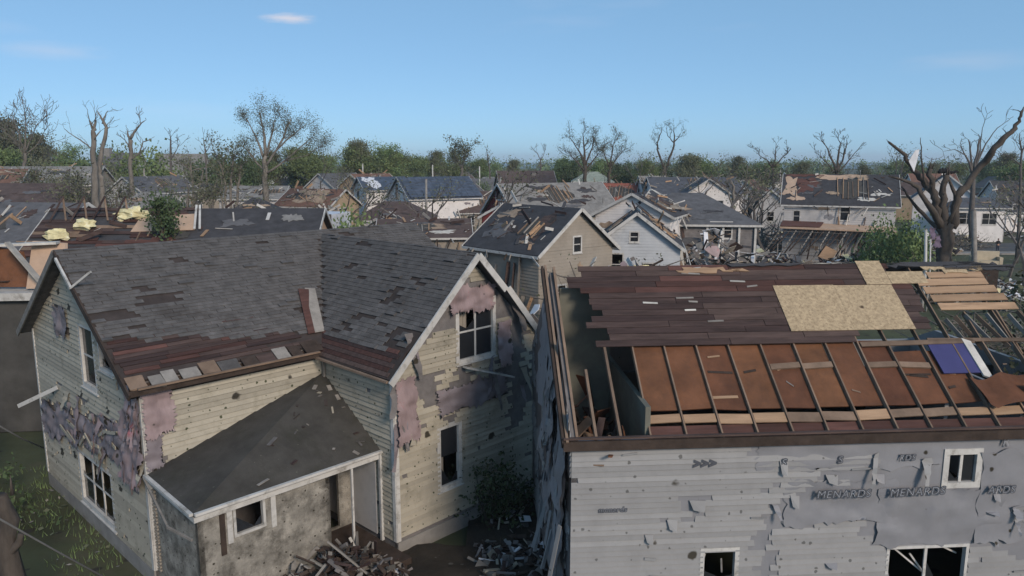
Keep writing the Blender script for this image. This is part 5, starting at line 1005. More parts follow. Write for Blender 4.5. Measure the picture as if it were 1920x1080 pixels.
# the big broken tree on the right
big = snag('broken_tree', 'huge snapped tree with bare splintered limbs beyond the grey roof', [
    [(1773, 570, 1.0), (1772, 500, .82), (1774, 455, .78), (1779, 418, .72)],
    [(1784, 425, .5), (1790, 395, .44), (1794, 366, .4), (1812, 350, .38), (1838, 312, .36), (1864, 277, .33, -1), (1890, 252, .27, -1), (1903, 241, .24, -1), (1911, 222, .17, -1), (1917, 207, .12, -1)],
    [(1770, 430, .5), (1760, 395, .44), (1752, 370, .4), (1735, 345, .36, 1), (1720, 325, .3, 1), (1704, 305, .22, 1), (1690, 285, .18, 1), (1667, 267, .12, 1)],
    [(1774, 430, .48), (1766, 385, .38), (1768, 350, .33), (1775, 328, .3)],
    [(1765, 425, .36), (1742, 385, .3, -1), (1722, 352, .24, -1), (1700, 340, .16, -1), (1672, 332, .1, -1)],
    [(1754, 372, .3), (1748, 345, .3), (1745, 316, .26)],
    [(1736, 346, .14), (1730, 318, .1), (1727, 285, .07), (1726, 258, .03)],
    [(1792, 372, .2), (1783, 345, .16), (1776, 333, .1)],
    [(1768, 440, .3), (1730, 400, .2, 2), (1708, 375, .14, 2), (1690, 350, .08, 2)]], 60, 'bark', 12, twigs=2, seed=4, tw=(.8, .045), tdepth=1, thick=.72)
q = MB(); q.prism([at(1704, 302, 59.4), at(1716, 282, 59.4), at(1724, 280, 59.6), at(1720, 300, 59.5), at(1714, 322, 59.4)], (0, .04, 0)); tag(q.build('sheet_metal', MT['sheet_white']), 'torn white metal sheet caught in the limbs of the big broken tree', 'debris')
q = MB(); bc = at(1774, 323, 60)
for k in range(7): q.tube([bc + V(-.6 + k * .2, 0, -.05), bc + V(-.45 + k * .2, .05, .1 + .12 * math.sin(k)), bc + V(-.2 + k * .2, 0, 0.02)], [.1, .2 - .02 * k, .06], 7)
tag(q.build('black_bag', MT['black_cloth'], smooth=True), 'black torn bag draped over the stub of the big broken tree', 'debris')
snag('broken_tree', 'shattered multi-stemmed tree behind the big broken tree', [[(1822, 450, .42), (1823, 380, .38), (1824, 320, .34)], [(1823, 325, .2), (1812, 295, .12), (1800, 272, .05)], [(1823, 330, .2), (1820, 290, .14), (1816, 262, .08)], [(1824, 330, .22), (1832, 290, .16), (1836, 262, .12)], [(1825, 325, .2), (1838, 280, .1), (1842, 240, .05), (1846, 228, .03)], [(1826, 318, .2), (1848, 270, .1), (1870, 240, .06), (1890, 226, .03)], [(1812, 292, .08), (1790, 280, .05), (1768, 284, .03), (1774, 305, .02)]], 100, 'bark_far', 6, twigs=3, seed=5, tw=(1.4, .05))
snag('bare_tree', 'thin twiggy tree at the right edge of the photo', [[(1912, 440, .3), (1914, 330, .24), (1916, 280, .16), (1912, 240, .06)], [(1914, 310, .12), (1890, 290, .06), (1872, 285, .03)], [(1915, 290, .12), (1925, 250, .05)]], 85, 'bark_far', 6, twigs=10, seed=6, tw=(2.0, .04), tdepth=2)
# bare trees against the sky
snag('bare_tree', 'bare crooked tree, larger of the dark pair in the middle', [[(1096, 400, .5), (1096, 335, .42), (1097, 310, .36)], [(1097, 312, .26), (1088, 285, .18), (1076, 262, .1), (1068, 250, .05)], [(1097, 312, .26), (1096, 280, .2), (1094, 250, .1), (1092, 240, .05)], [(1098, 312, .24), (1108, 280, .16), (1114, 255, .08), (1116, 245, .04)], [(1098, 318, .2), (1116, 295, .12), (1124, 282, .06)], [(1096, 320, .2), (1078, 300, .12), (1064, 280, .05)]], 140, 'bark', 6, twigs=9, seed=7, tw=(2.4, .1), tdepth=2, crown=(6, .08, 'leaf_dull'))
snag('bare_tree', 'bare crooked tree, smaller of the dark pair in the middle', [[(1142, 400, .42), (1142, 335, .34), (1143, 312, .3)], [(1143, 314, .2), (1134, 290, .12), (1128, 268, .05)], [(1143, 314, .2), (1148, 285, .14), (1152, 258, .06)], [(1143, 316, .2), (1158, 294, .1), (1172, 276, .05)]], 142, 'bark', 6, twigs=10, seed=8, tw=(2.2, .1), tdepth=2, crown=(6, .08, 'leaf_dull'))
snag('broken_tree', 'two-armed broken tree standing above the white houses', [[(1247, 420, .5), (1247, 340, .42), (1246, 312, .4)], [(1244, 314, .26), (1234, 285, .2), (1232, 268, .16), (1240, 248, .1), (1241, 238, .05)], [(1249, 314, .3), (1258, 290, .24), (1264, 270, .18), (1264, 250, .12), (1262, 243, .05)], [(1264, 268, .14), (1252, 255, .08), (1249, 238, .04)], [(1264, 266, .14), (1272, 258, .1), (1276, 250, .06)], [(1236, 280, .1), (1226, 264, .05)]], 150, 'bark', 6, twigs=4, seed=9, tw=(1.5, .06), crown=(8, .09, 'leaf_dull'))
snag('bare_tree', 'broad bare tree far behind the collapsed porch house, left one', [[(1450, 420, .4), (1450, 345, .34), (1449, 315, .3)], [(1449, 316, .22), (1438, 300, .14), (1424, 290, .08), (1420, 278, .05)], [(1449, 314, .2), (1454, 290, .14), (1455, 268, .06)], [(1450, 314, .22), (1466, 295, .14), (1478, 284, .08), (1476, 272, .04)]], 165, 'bark', 6, twigs=7, seed=10, tw=(1.9, .09), tdepth=2)
snag('bare_tree', 'tall bare tree rising right behind the stripped roof', [[(1568, 420, .5), (1568, 345, .42), (1569, 324, .4)], [(1568, 325, .26), (1560, 300, .2), (1552, 275, .12), (1540, 255, .05)], [(1569, 325, .26), (1572, 290, .2), (1576, 262, .1), (1570, 250, .05)], [(1570, 325, .24), (1582, 290, .16), (1588, 262, .06)], [(1570, 325, .2), (1592, 300, .12), (1610, 275, .05)], [(1568, 325, .2), (1550, 305, .1), (1536, 290, .05)]], 140, 'bark', 6, twigs=8, seed=11, tw=(2.2, .1), tdepth=2)
snag('bare_tree', 'pale fan-shaped bare tree at the upper left', [[(46, 420, .42), (46, 320, .36), (47, 285, .3)], [(47, 290, .2), (48, 240, .14), (49, 198, .04)], [(47, 285, .16), (36, 245, .1), (24, 205, .04)], [(47, 285, .16), (60, 245, .1), (72, 215, .04)], [(47, 290, .16), (72, 262, .1), (90, 222, .04)], [(46, 292, .14), (30, 262, .08), (14, 240, .04)]], 125, 'bark_grey', 6, twigs=10, seed=12, tw=(3.6, .05), tdepth=2)
snag('snapped_tree', 'taller of the twin snapped trunks left, forked at the top', [[(192, 440, .5), (192, 390, .4), (189, 340, .36), (187, 320, .34), (188, 300, .3), (194, 270, .26), (199, 238, .2), (190, 222, .12), (183, 208, .05)], [(192, 232, .12), (198, 216, .08), (202, 208, .04)], [(196, 245, .1), (206, 238, .05)]], 62, 'bark_grey', 8, twigs=2, seed=13, tw=(.9, .03), tmin=.6)
snag('snapped_tree', 'shorter of the twin snapped trunks left, with cut fork', [[(183, 440, .5), (180, 390, .44), (177, 330, .38), (174, 285, .32), (175, 250, .28), (176, 240, .22)], [(175, 246, .14), (168, 226, .1)], [(176, 244, .14), (179, 224, .1)], [(176, 262, .12), (188, 246, .06)], [(166, 274, .08), (150, 262, .07), (134, 252, .05), (120, 241, .03)], [(174, 280, .1), (166, 274, .08)]], 60, 'bark_grey', 8, twigs=2, seed=14, tw=(1.2, .03), tmin=.6)
snag('broken_tree', 'pale forked broken tree in front of the green bush', [[(248, 420, .42), (247, 350, .36), (244, 300, .32), (245, 262, .3)], [(245, 262, .2), (240, 252, .14), (238, 245, .08)], [(245, 260, .22), (255, 244, .16), (264, 232, .1), (272, 226, .05)], [(264, 232, .08), (262, 224, .04)], [(243, 275, .12), (234, 262, .06), (228, 258, .03)], [(262, 285, .1), (268, 266, .08), (284, 261, .05)], [(246, 300, .12), (262, 285, .1)]], 100, 'bark_grey', 7, twigs=3, seed=15, tw=(1.1, .04))
snag('broken_tree', 'thin snapped pole tree beside the long pale roof', [[(322, 410, .28), (321, 330, .22), (320, 280, .18), (320, 258, .12)], [(320, 300, .1), (334, 275, .06), (338, 268, .03)]], 120, 'bark_far', 6, twigs=5, seed=16, tw=(1.5, .04))
snag('bare_tree', 'slender bare tree left of the dark rounded tree', [[(385, 400, .26), (386, 300, .2), (384, 275, .12), (380, 258, .04)], [(386, 285, .1), (396, 270, .05), (402, 262, .03)]], 130, 'bark_far', 6, twigs=6, seed=17, tw=(1.6, .04))
snag('tall_sparse_tree', 'tall sparse tree with thin grey leaves, highest in the photo', [
    [(500, 420, .62), (499, 370, .52), (498, 320, .45), (498, 290, .4)], [(498, 290, .3), (496, 250, .22), (490, 215, .12), (486, 190, .04)], [(498, 300, .26), (484, 262, .16), (470, 225, .08), (458, 200, .03)], [(499, 285, .26), (508, 250, .16), (514, 215, .08), (520, 195, .03)],
    [(499, 310, .28), (520, 275, .2), (534, 240, .14), (546, 205, .05)], [(520, 276, .18), (545, 248, .12), (572, 222, .05)], [(500, 325, .22), (535, 300, .14), (570, 265, .08), (594, 240, .03)], [(498, 325, .2), (475, 295, .12), (456, 270, .05)], [(534, 302, .12), (575, 290, .07), (606, 265, .03)]], 82, 'bark_grey', 8, twigs=11, seed=18, crown=(16, .055, 'leaf_dull'), tw=(1.25, .045), tdepth=2)
snag('broken_tree', 'cluster of leaning splintered stems left of the tall sparse tree', [[(430, 420, .3), (432, 350, .26), (436, 310, .2), (440, 290, .12)], [(424, 420, .26), (424, 350, .22), (414, 310, .14), (404, 285, .06)], [(438, 420, .26), (446, 350, .22), (452, 310, .16)], [(420, 420, .2), (416, 340, .16), (420, 300, .08)]], 84, 'bark_grey', 6, twigs=9, seed=19, tw=(2.0, .05), crown=(4, .12, 'leaf_dull'), tdepth=2)
snag('bare_tree', 'bare tree behind the far porch, left of the brown roof', [[(866, 400, .34), (866, 340, .3), (866, 315, .26)], [(866, 316, .16), (856, 295, .08), (850, 280, .04)], [(866, 316, .16), (872, 295, .1), (876, 278, .04)]], 128, 'bark_far', 6, twigs=8, seed=20, tw=(2.2, .05), crown=(8, .14, 'leaf_dull'), tdepth=2)
snag('bare_tree', 'thin bare tree above the brown barn roof', [[(1012, 380, .3), (1013, 320, .24), (1014, 300, .18)], [(1014, 302, .12), (1008, 285, .07), (1001, 278, .03)], [(1014, 302, .12), (1020, 285, .07), (1022, 276, .03)]], 170, 'bark_far', 6, twigs=7, seed=21, tw=(1.8, .05))
snag('bare_tree', 'lone leaning tree on the horizon beside the lake strip', [[(921, 380, .3), (918, 320, .24), (914, 290, .16), (912, 278, .06)]], 190, 'bark_far', 6, twigs=7, seed=22, tw=(1.6, .05), crown=(5, .16, 'leaf_dull'))
snag('stripped_tree', 'splintered pale tree beside the long white house', [[(1378, 470, .4), (1377, 420, .34), (1374, 385, .28), (1376, 350, .2), (1370, 338, .1)], [(1374, 392, .16), (1366, 360, .1), (1352, 345, .05)], [(1376, 380, .16), (1400, 362, .08), (1425, 345, .04)], [(1377, 400, .12), (1395, 395, .06), (1420, 372, .03)]], 75, 'bark_grey', 7, twigs=8, seed=23, tw=(1.8, .04), tdepth=2)
# smashed trees at the left, among rubble
for i, (u, v0, v1, Y) in enumerate(((60, 320, 415, 80), (108, 330, 400, 84), (130, 345, 405, 78), (222, 360, 400, 70), (365, 290, 400, 96), (350, 345, 410, 74), (395, 345, 405, 78), (150, 360, 420, 66), (90, 350, 400, 90))):
    rg_ = random.Random(i); snag('splintered_tree', ['tall splintered stem right above the maroon roof', 'torn tree leaning left of the twin snapped trunks', 'splintered stump just left of the twin snapped trunks', 'torn stem right of the twin snapped trunks', 'tall torn tree left of the tall sparse tree cluster', 'splintered tree over the right end of the light grey hipped roof', 'torn tree between the hipped roof and the dark garage', 'low splintered tree behind the raised rafters', 'grey torn tree below the bare fan tree'][i],
        [[(u, v1 + 30, .24), (u + rg_.uniform(-6, 6), (v0 + v1) / 2, .2), (u + rg_.uniform(-14, 14), v0, .08)]] + [[(u, v1 - 10, .14), (u + rg_.uniform(-30, 30), v0 + 30, .1), (u + rg_.uniform(-45, 45), v0 + rg_.uniform(5, 25), .04)] for _ in range(3)], Y, 'bark_grey', 6, twigs=7, seed=30 + i, tw=(1.5, .04), group='splintered trees in the rubble at left', tdepth=2, crown=(3, .1, 'leaf_dull'))

# ================================================================== rubble, boards, small things
rb = random.Random(21)
UNIT = {}
def unit(mat):
    if mat not in UNIT:
        b = MB(); b.box((0, 0, 0), (1, 1, 1)); UNIT[mat] = b.mesh('board', MT[mat])
    return UNIT[mat]
def boards(name, label, group, n, cx, cy, rx, ry, zmax, mats, lmin, lmax, wmax=.2, cat='debris'):
    for i in range(n):
        a = rb.uniform(0, 6.28); k = math.sqrt(rb.random()); x, y = cx + math.cos(a) * k * rx, cy + math.sin(a) * k * ry
        o = link(name, unit(rb.choice(mats)), None, (x, y, rb.uniform(.06, zmax * (1 - k * .7) + .1)), (rb.gauss(0, .35), rb.gauss(0, .45), rb.uniform(0, 6.28)), (rb.uniform(lmin, lmax), rb.uniform(.07, wmax), rb.uniform(.025, .06)))
        tag(o, label, cat, group)
def rubble(label, cx, cy, rx, ry, h, n, mats, size=.5, seed=0):
    r = random.Random(seed); mb = MB()
    for i in range(n):
        a = r.uniform(0, 6.28); k = math.sqrt(r.random()); p = V(cx + math.cos(a) * k * rx, cy + math.sin(a) * k * ry, 0); p.z = r.random() * h * (1 - k * k) + .03
        rot = (Matrix.Rotation(r.uniform(0, 6.28), 3, 'Z') @ Matrix.Rotation(r.gauss(0, .6), 3, 'X') @ Matrix.Rotation(r.gauss(0, .5), 3, 'Y'))
        mi_ = r.randrange(len(mats))
        if r.random() < .35:                                   # torn sheets of board, felt and plaster
            k_ = r.randint(4, 6); w_ = size * r.uniform(.4, 1.3); mb.prism([p + rot @ V(math.cos(6.283 * j / k_) * w_ * r.uniform(.4, 1), math.sin(6.283 * j / k_) * w_ * r.uniform(.3, .8), r.uniform(-.1, .1) * w_) for j in range(k_)], rot @ V(0, 0, .03), mi_)
        else: mb.box(p, (size * r.uniform(.3, 2.6), size * r.uniform(.08, .45), r.uniform(.02, .12)), rot, mi_)
    tag(mb.build('rubble', [MT[m] for m in mats]), label, kind='stuff')
mix = ['insulation', 'sheet_white', 'pink_wrap', 'white_wall', 'roof_grey', 'beige_wall', 'dark_wood', 'grey_wood', 'dark_plank', 'pale_board', 'rafter_wood', 'sheathing', 'white_trim', 'dark_wood']
rubble('heap of splintered timber left of the collapsed porch', hx_(1430, 75), 76, 6.5, 9, 2.6, 900, mix, .7, 1)
rubble('rubble heap in front of the collapsed porch', hx_(1580, 70), 70, 10, 7, 1.4, 900, mix, .6, 2)
rubble('broken boards strewn under the big broken tree', hx_(1780, 66), 67, 11, 7, 1.0, 900, mix, .6, 3)
rubble('wreckage heaped between the beige and pale blue houses', 6.0, 38, 4.6, 6, 6.6, 1200, mix + ['bare_deck', 'peach_panel'], .8, 4)
rubble('wreckage behind the grey house ridge', 12, 36, 7, 6, 3.0, 700, mix, .7, 5)
rubble('scraps of timber in the dark alley between the two houses', 0.1, 18.0, 1.5, 4.2, .35, 420, ['dark_wood', 'dark_plank', 'grey_wood', 'sheathing', 'dark_wood'], .3, 6)
rubble('dark scraps heaped on the porch step', -4.7, 18.8, 2.1, 1.6, 1.1, 620, ['dark_wood', 'dark_plank', 'dark_wood', 'dark_wood', 'sheathing', 'room_dark', 'grey_wood'], .22, 7)
rubble('rubble field among the stripped trees at left', hx_(130, 85), 86, 13, 14, 3.4, 1300, mix + ['beige_wall', 'white_wall', 'roof_grey'], .9, 8)
rubble('rubble among stripped trees near the dark garage', hx_(400, 88), 90, 9, 12, 2.6, 800, mix + ['beige_wall', 'white_wall'], .8, 9)
rubble('litter of shingles and timber in the back lots', hx_(850, 85), 88, 14, 18, 1.2, 800, mix, .8, 10)
rubble('litter of boards on the lawns beyond the street', hx_(1830, 118), 116, 14, 8, .5, 160, mix, .8, 11)
rubble('tall wreck heap in front of the dark wall of the hipped house', hx_(1345, 54), 54.5, 6.0, 3.4, 6.4, 1300, mix + ['bare_deck', 'roof_grey', 'roof_dark'], .8, 12)
rubble('wreck heap between the collapsed porch and the grey house ridge', hx_(1480, 58), 60, 7.5, 5, 3.6, 1000, mix + ['roof_dark', 'bare_deck'], .8, 13)
rubble('splintered heap under the right half of the collapsed porch', hx_(1620, 74), 75, 6, 3, 2.4, 700, mix + ['roof_dark'], .7, 14)
rubble('mess of roof scraps behind the cream house wing', 0.5, 33, 4, 5, 5.0, 700, mix + ['roof_dark', 'peach_panel'], .7, 15)
rubble('strewn timber at the foot of the white sun porch', hx_(1790, 106), 106.4, 4, 1.6, 1.3, 300, mix, .7, 16)
rubble('scraps covering the lot behind the stripped roof', -24, 62, 13, 8, 3.5, 900, mix + ['roof_dark', 'roof_grey', 'peach_panel'], .8, 17)
rubble('splintered boards and plaster scraps at the lower middle by the porch', -4.6, 16.9, 2.0, 1.4, .5, 260, ['dark_wood', 'grey_wood', 'pale_board', 'dark_plank', 'sheathing'], .28, 18)
boards('fallen_board', 'long board jutting from the wreck heap before the hipped house', 'boards before the hipped house', 18, hx_(1330, 53), 53, 5, 3, 5.6, ['grey_wood', 'pale_board', 'dark_plank', 'white_trim'], 1.4, 3.6, .25)
boards('fallen_board', 'board jutting from the heap behind the grey house ridge', 'boards behind the grey house ridge', 20, hx_(1480, 58), 59, 7, 4, 3.8, ['grey_wood', 'pale_board', 'dark_plank', 'rafter_wood'], 1.4, 3.8, .25)
boards('fallen_board', 'pale timber stud lying on the debris below the porch', 'studs below the porch', 9, -4.5, 18.7, 1.6, 1.4, 1.2, ['pale_board', 'grey_wood', 'white_trim'], .7, 1.9, .1)
boards('fallen_board', 'pale splintered board lying in the wreckage between beige and blue houses', 'boards between the beige and blue houses', 16, 5.6, 36, 3.0, 4, 6.2, ['pale_board', 'raw_plank', 'peach_panel', 'white_trim'], 1.5, 3.4, .3)
boards('fallen_board', 'loose board in the timber heap left of the collapsed porch', 'boards left of the collapsed porch', 26, hx_(1430, 72), 72, 7, 8, 3.0, ['grey_wood', 'pale_board', 'dark_plank'], 1.5, 4.0, .25)
boards('fallen_board', 'board strewn around the foot of the big broken tree', 'boards under the big broken tree', 26, hx_(1800, 66), 68, 12, 8, 1.6, ['grey_wood', 'pale_board', 'white_trim'], 1.2, 3.5, .25)
boards('fallen_board', 'pale board sticking out of the rubble field at left', 'boards in the rubble field at left', 34, hx_(130, 80), 82, 12, 12, 4.2, ['white_trim', 'pale_board', 'grey_wood'], 1.2, 3.2, .3)
rubble('torn sheets, plaster and cloth scattered before the porch', -4.3, 17.6, 3.0, 2.2, .35, 260, ['sheet_white', 'stucco', 'pink_wrap', 'shingle', 'cream_siding', 'mauve_wrap', 'insulation', 'dark_wood', 'dark_wood'], .3, 71)
rubble('torn siding and shingles littering the alley floor', 0.0, 19.5, 1.1, 5.5, .3, 240, ['grey_siding', 'shingle', 'cream_siding', 'house_wrap', 'dark_wood', 'dark_wood', 'sheet_white'], .3, 72)
boards('fallen_board', 'narrow board on the porch step of the cream house', 'boards on the porch step', 12, -4.7, 18.8, 1.6, 1.3, 1.1, ['grey_wood', 'dark_plank'], .8, 1.9, .12)
boards('fallen_board', 'dull board lying in the dark alley between the two houses', 'boards in the alley', 9, 0.1, 17.5, 1.2, 3.5, .5, ['grey_wood', 'dark_plank', 'pale_board'], .7, 1.8, .14)
# climbing plants and greenery near the camera
def thicket(name, label, c, R_, n, per, size, mat, seed, cat='plant', flat=1.0, stems=8, h=1.5):
    r = random.Random(seed); e = empty(name, c); tag(e, label, cat); f = MB(); t = MB()
    for i in range(stems):
        a = r.uniform(0, 6.28); top = V(math.cos(a) * R_[0] * r.random(), math.sin(a) * R_[1] * r.random(), h * r.uniform(.5, 1)); t.tube([V(top.x * .3, top.y * .3, -.05), V(top.x * .7, top.y * .7, top.z * .5), top], [.035, .025, .01], 5)
    for i in range(n): leaves(f, V(r.gauss(0, R_[0] * .5), r.gauss(0, R_[1] * .5), r.uniform(.1, h)), .4, per, size, r, flat)
    t.build('stems', MT['bark'], e); f.build('foliage', MT[mat], e); return e
cx = lambda a, b: V(-9.83 + a * math.cos(HA) + b * math.sin(HA), 19.0 + a * math.sin(HA) - b * math.cos(HA), 0)
thicket('overgrown_shrub', 'dark leafy shrub climbing the wing wall beside the alley', cx(9.0, 4.15), (1.3, .9), 60, 22, .07, 'ivy', 1, h=2.0)
thicket('overgrown_shrub', 'scrubby weeds at the foot of the wing wall', cx(10.6, 4.4), (1.0, .6), 30, 18, .06, 'ivy', 2, h=1.0)
thicket('pine_bough', 'dark green conifer bough standing in the stripped roof behind the ridge', bg_n.matrix_world @ V() if False else V(-19.8, 42.4, 7.3), (.75, .5), 70, 22, .09, 'leaf_dark', 3, h=2.1)
thicket('shrub', 'green sapling leaves hanging over the right end of the grey roof', V(14.6, 18.4, 4.0), (1.4, 2.4), 150, 16, .09, 'leaf_dull', 4, h=4.6)
thicket('shrub', 'low green brush in front of the dark tree-root heap at left', V(-17.5, 21.5, 0), (2.2, 2.0), 70, 20, .09, 'leaf_dark', 5, h=1.2)
thicket('shrub', 'bush of fallen leafy branches beside the collapsed porch', V(hx_(1695, 70), 71, 0), (2.6, 2.6), 130, 24, .16, 'leaf', 6, h=4.6)
thicket('shrub', 'tangle of green brush behind the ridge of the grey house', V(10.5, 33, 0), (3.0, 2.6), 100, 24, .12, 'leaf_dull', 7, h=5.2)
thicket('weeds', 'dry weeds on the dark lawn at the lower left', V(-14.5, 16.5, 0), (2.4, 2.4), 60, 16, .06, 'leaf_dull', 8, h=.5)
# insulation
def lump(name, label, c, R_, seed):
    r = random.Random(seed); mb = MB(); nu, nv = 14, 9; P = []
    for j in range(nv + 1):
        for i in range(nu):
            th = math.pi * j / nv; ph = 2 * math.pi * i / nu; d = V(math.sin(th) * math.cos(ph), math.sin(th) * math.sin(ph), math.cos(th)); k = 1 + .55 * noise.noise(d * 1.9 + V(seed, 0, 0)) + .3 * noise.noise(d * 4.5 + V(0, seed, 0))
            mb.v.append((c[0] + d.x * R_[0] * k, c[1] + d.y * R_[1] * k, c[2] + d.z * R_[2] * k))
    for j in range(nv):
        for i in range(nu): a = j * nu + i; b = j * nu + (i + 1) % nu; mb.f.append((a, b, b + nu, a + nu)); mb.m.append(0)
    tag(mb.build(name, MT['insulation']), label, 'insulation')
pI = at(250, 403, 44.6); lump('insulation_batt', 'largest yellow insulation clump, on the stripped roof top', pI, (1.05, .6, .42), 1)
pI = at(160, 422, 43.4); lump('insulation_batt', 'middle yellow insulation clump on the stripped roof', pI, (.6, .4, .34), 2)
pI = at(103, 440, 42.4); lump('insulation_batt', 'yellow insulation clump nearest the torn gable end', pI, (.75, .4, .32), 3)
# poles
def pole(label, u, v0, v1, Y, r_, arm=False, mat='grey_wood'):
    a, b = at(u, v0, Y), at(u, v1, Y); e = empty('utility_pole', (a.x, Y, 0)); tag(e, label, 'pole'); q = MB(); q.tube([V(0, 0, -.2), V(0.03, 0, b.z * .5), V(b.x - a.x, 0, b.z)], [r_ * 1.15, r_, r_ * .85], 9); q.build('post', MT[mat], e, True)
    q = MB(); q.tube([V(b.x - a.x, 0, b.z - .02), V(b.x - a.x, 0, b.z + .06)], [r_ * .9, r_ * .5], 9); q.build('cap', MT['rust_metal'], e)
    if arm: q = MB(); q.beam((-.9, -.1, b.z - .5), (.9, -.1, b.z - .5), .1, .1); q.build('crossarm', MT['grey_wood'], e)
pole('weathered grey post standing right of the big broken tree', 1826, 490, 394, 58, .2); pole('pale leaning post left of the big broken tree trunk', 1736, 490, 430, 57, .12, mat='white_trim'); pole('thin white post beside the pale leaning post', 1745, 490, 448, 57.2, .06, mat='white_trim')
pole('grey metal pole in front of the blue roofed house', 799, 420, 336, 92, .16, mat='concrete'); pole('white pole rising behind the tan house roof', 680, 340, 307, 150, .14, mat='white_trim'); pole('white pole rising behind the blue metal roof', 811, 340, 309, 150, .14, mat='white_trim'); pole('white pole left of the brown barn roof', 899, 350, 312, 150, .14, mat='white_trim'); pole('thin pale pole among stripped trees near the tall bush', 270, 370, 316, 120, .12, mat='grey_wood')
pole('thin post behind the stripped tree beside the long white house', 1463, 380, 318, 140, .12, mat='grey_wood')
# service wires at the lower left
for lab, pts in (('upper slack service wire at the lower left edge', [at(-20, 788, 18.5), at(40, 822, 19.5), at(82, 840, 21)]), ('lower slack service wire crossing the lower left corner', [at(-10, 968, 14), at(100, 1030, 15.5), at(200, 1085, 16)])):
    q = MB(); q.tube(pts, [.022] * len(pts), 6); tag(q.build('service_wire', MT['cable'], smooth=True), lab, 'wire')
# stump, root heap
snag('tree_stump', 'reddish snapped trunk at the lower left corner', [[(5, 1085, .34), (8, 1010, .3), (-2, 930, .2)], [(10, 1040, .12), (36, 1018, .1), (40, 1000, .08)]], 15.2, 'bark', 9, seed=50, cat='stump', thick=.8)
q = MB(); rs = random.Random(4)
e = empty('brush_pile', (-19.2, 24.2, 0)); tag(e, 'dark heap of snapped trunks leaning behind the cream gable', 'brush')
for i in range(26):
    a = V(rs.uniform(-1.4, 1.2), rs.uniform(-1.6, 1.6), 0); b = V(rs.uniform(-.8, .9), rs.uniform(-1, 1), rs.uniform(2.2, 4.8)); q = MB(); q.tube([a, a.lerp(b, .5) + V(rs.gauss(0, .1), 0, 0), b], [.13, .1, .05], 6, rough=.1); q.build('snapped_limb', MT['bark' if i % 3 else 'bark_grey'], e)
# white trailer, sofa, blue bin, purple cloth
tr = empty('cargo_trailer', (hx_(588, 58), 58.6, 0), R(-12)); tag(tr, 'pale blue-white cargo trailer behind the shingle roof', 'trailer')
zt = hz(402, 58); boxpart('body', (0, 1.8, zt - 1.3), (2.5, 3.8, 2.5), 'sheet_white', tr); boxpart('edge_trim', (-1.27, -.1, zt - 1.3), (.14, .12, 2.6), 'rust_metal', tr); boxpart('edge_trim', (1.27, -.1, zt - 1.3), (.14, .12, 2.6), 'rust_metal', tr); boxpart('chassis', (0, 1.8, zt - 2.75), (2.2, 3.9, .3), 'rust_metal', tr)
for sx in (-1, 1):
    q = MB(); q.tube([V(sx * 1.05, 2, .42), V(sx * 1.28, 2, .42)], [.42, .42], 16); w_ = q.build('wheel', MT['black_cloth'], tr); q = MB(); q.tube([V(sx * 1.28, 2, .42), V(sx * 1.3, 2, .42)], [.2, .18], 12); q.build('hub', MT['rust_metal'], w_)
    q = MB(); q.beam((sx * .9, 1.8, .3), (sx * .9, 1.8, max(.6, zt - 2.6)), .12, .12); q.build('leg', MT['rust_metal'], tr)
so = empty('sofa', (hx_(1872, 62), 63, 0), R(-20)); tag(so, 'cream sofa thrown on its side among rubble near the right edge', 'sofa')
zz = max(.2, hz(503, 62)); boxpart('seat', (0, 0, zz + .35), (2.0, .9, .4), 'cushion', so, .1); boxpart('backrest', (0.0, .42, zz + .85), (2.1, .28, .9), 'cushion', so, .1)
for sx in (-1, 1): boxpart('armrest', (sx * 1.02, sx * .1, zz + .55), (.26, .95, .62), 'cushion', so, .1)
boxpart('base', (0, .05, (zz + .15) / 2), (1.9, .85, zz + .15), 'dark_wood', so, .1)
bn = empty('blue_bin', (hx_(1786, 72), 72.5, 0)); tag(bn, 'bright blue plastic bin behind the big broken tree', 'bin'); zb = hz(452, 72)
q = MB(); q.hexa([(-.3, -.3, .05), (.3, -.3, .05), (.3, .3, .05), (-.3, .3, .05)], [(-.38, -.38, zb), (.38, -.38, zb), (.38, .38, zb), (-.38, .38, zb)]); q.build('body', MT['blue_plastic'], bn); boxpart('lid', (0, 0, zb + .06), (.84, .86, .1), 'blue_plastic', bn)
rc = random.Random(9)
for i, (u, v, lab) in enumerate(((1748, 438, 'purple cloth caught left of the big trunk'), (1756, 452, 'lavender rag hanging below the purple cloth'))):
    p = at(u, v, 58.5); T = frame2(p, (1, 0, 0), (0, -1, 0)); sheet(T, -.22, .22, -.4, .4, 8, 12, .18, rc, 0, .08, .1).build('torn_cloth', MT['purple_cloth'], None, True)
    tag([o for o in col.objects if o.name.startswith('torn_cloth')][-1], lab, 'cloth')
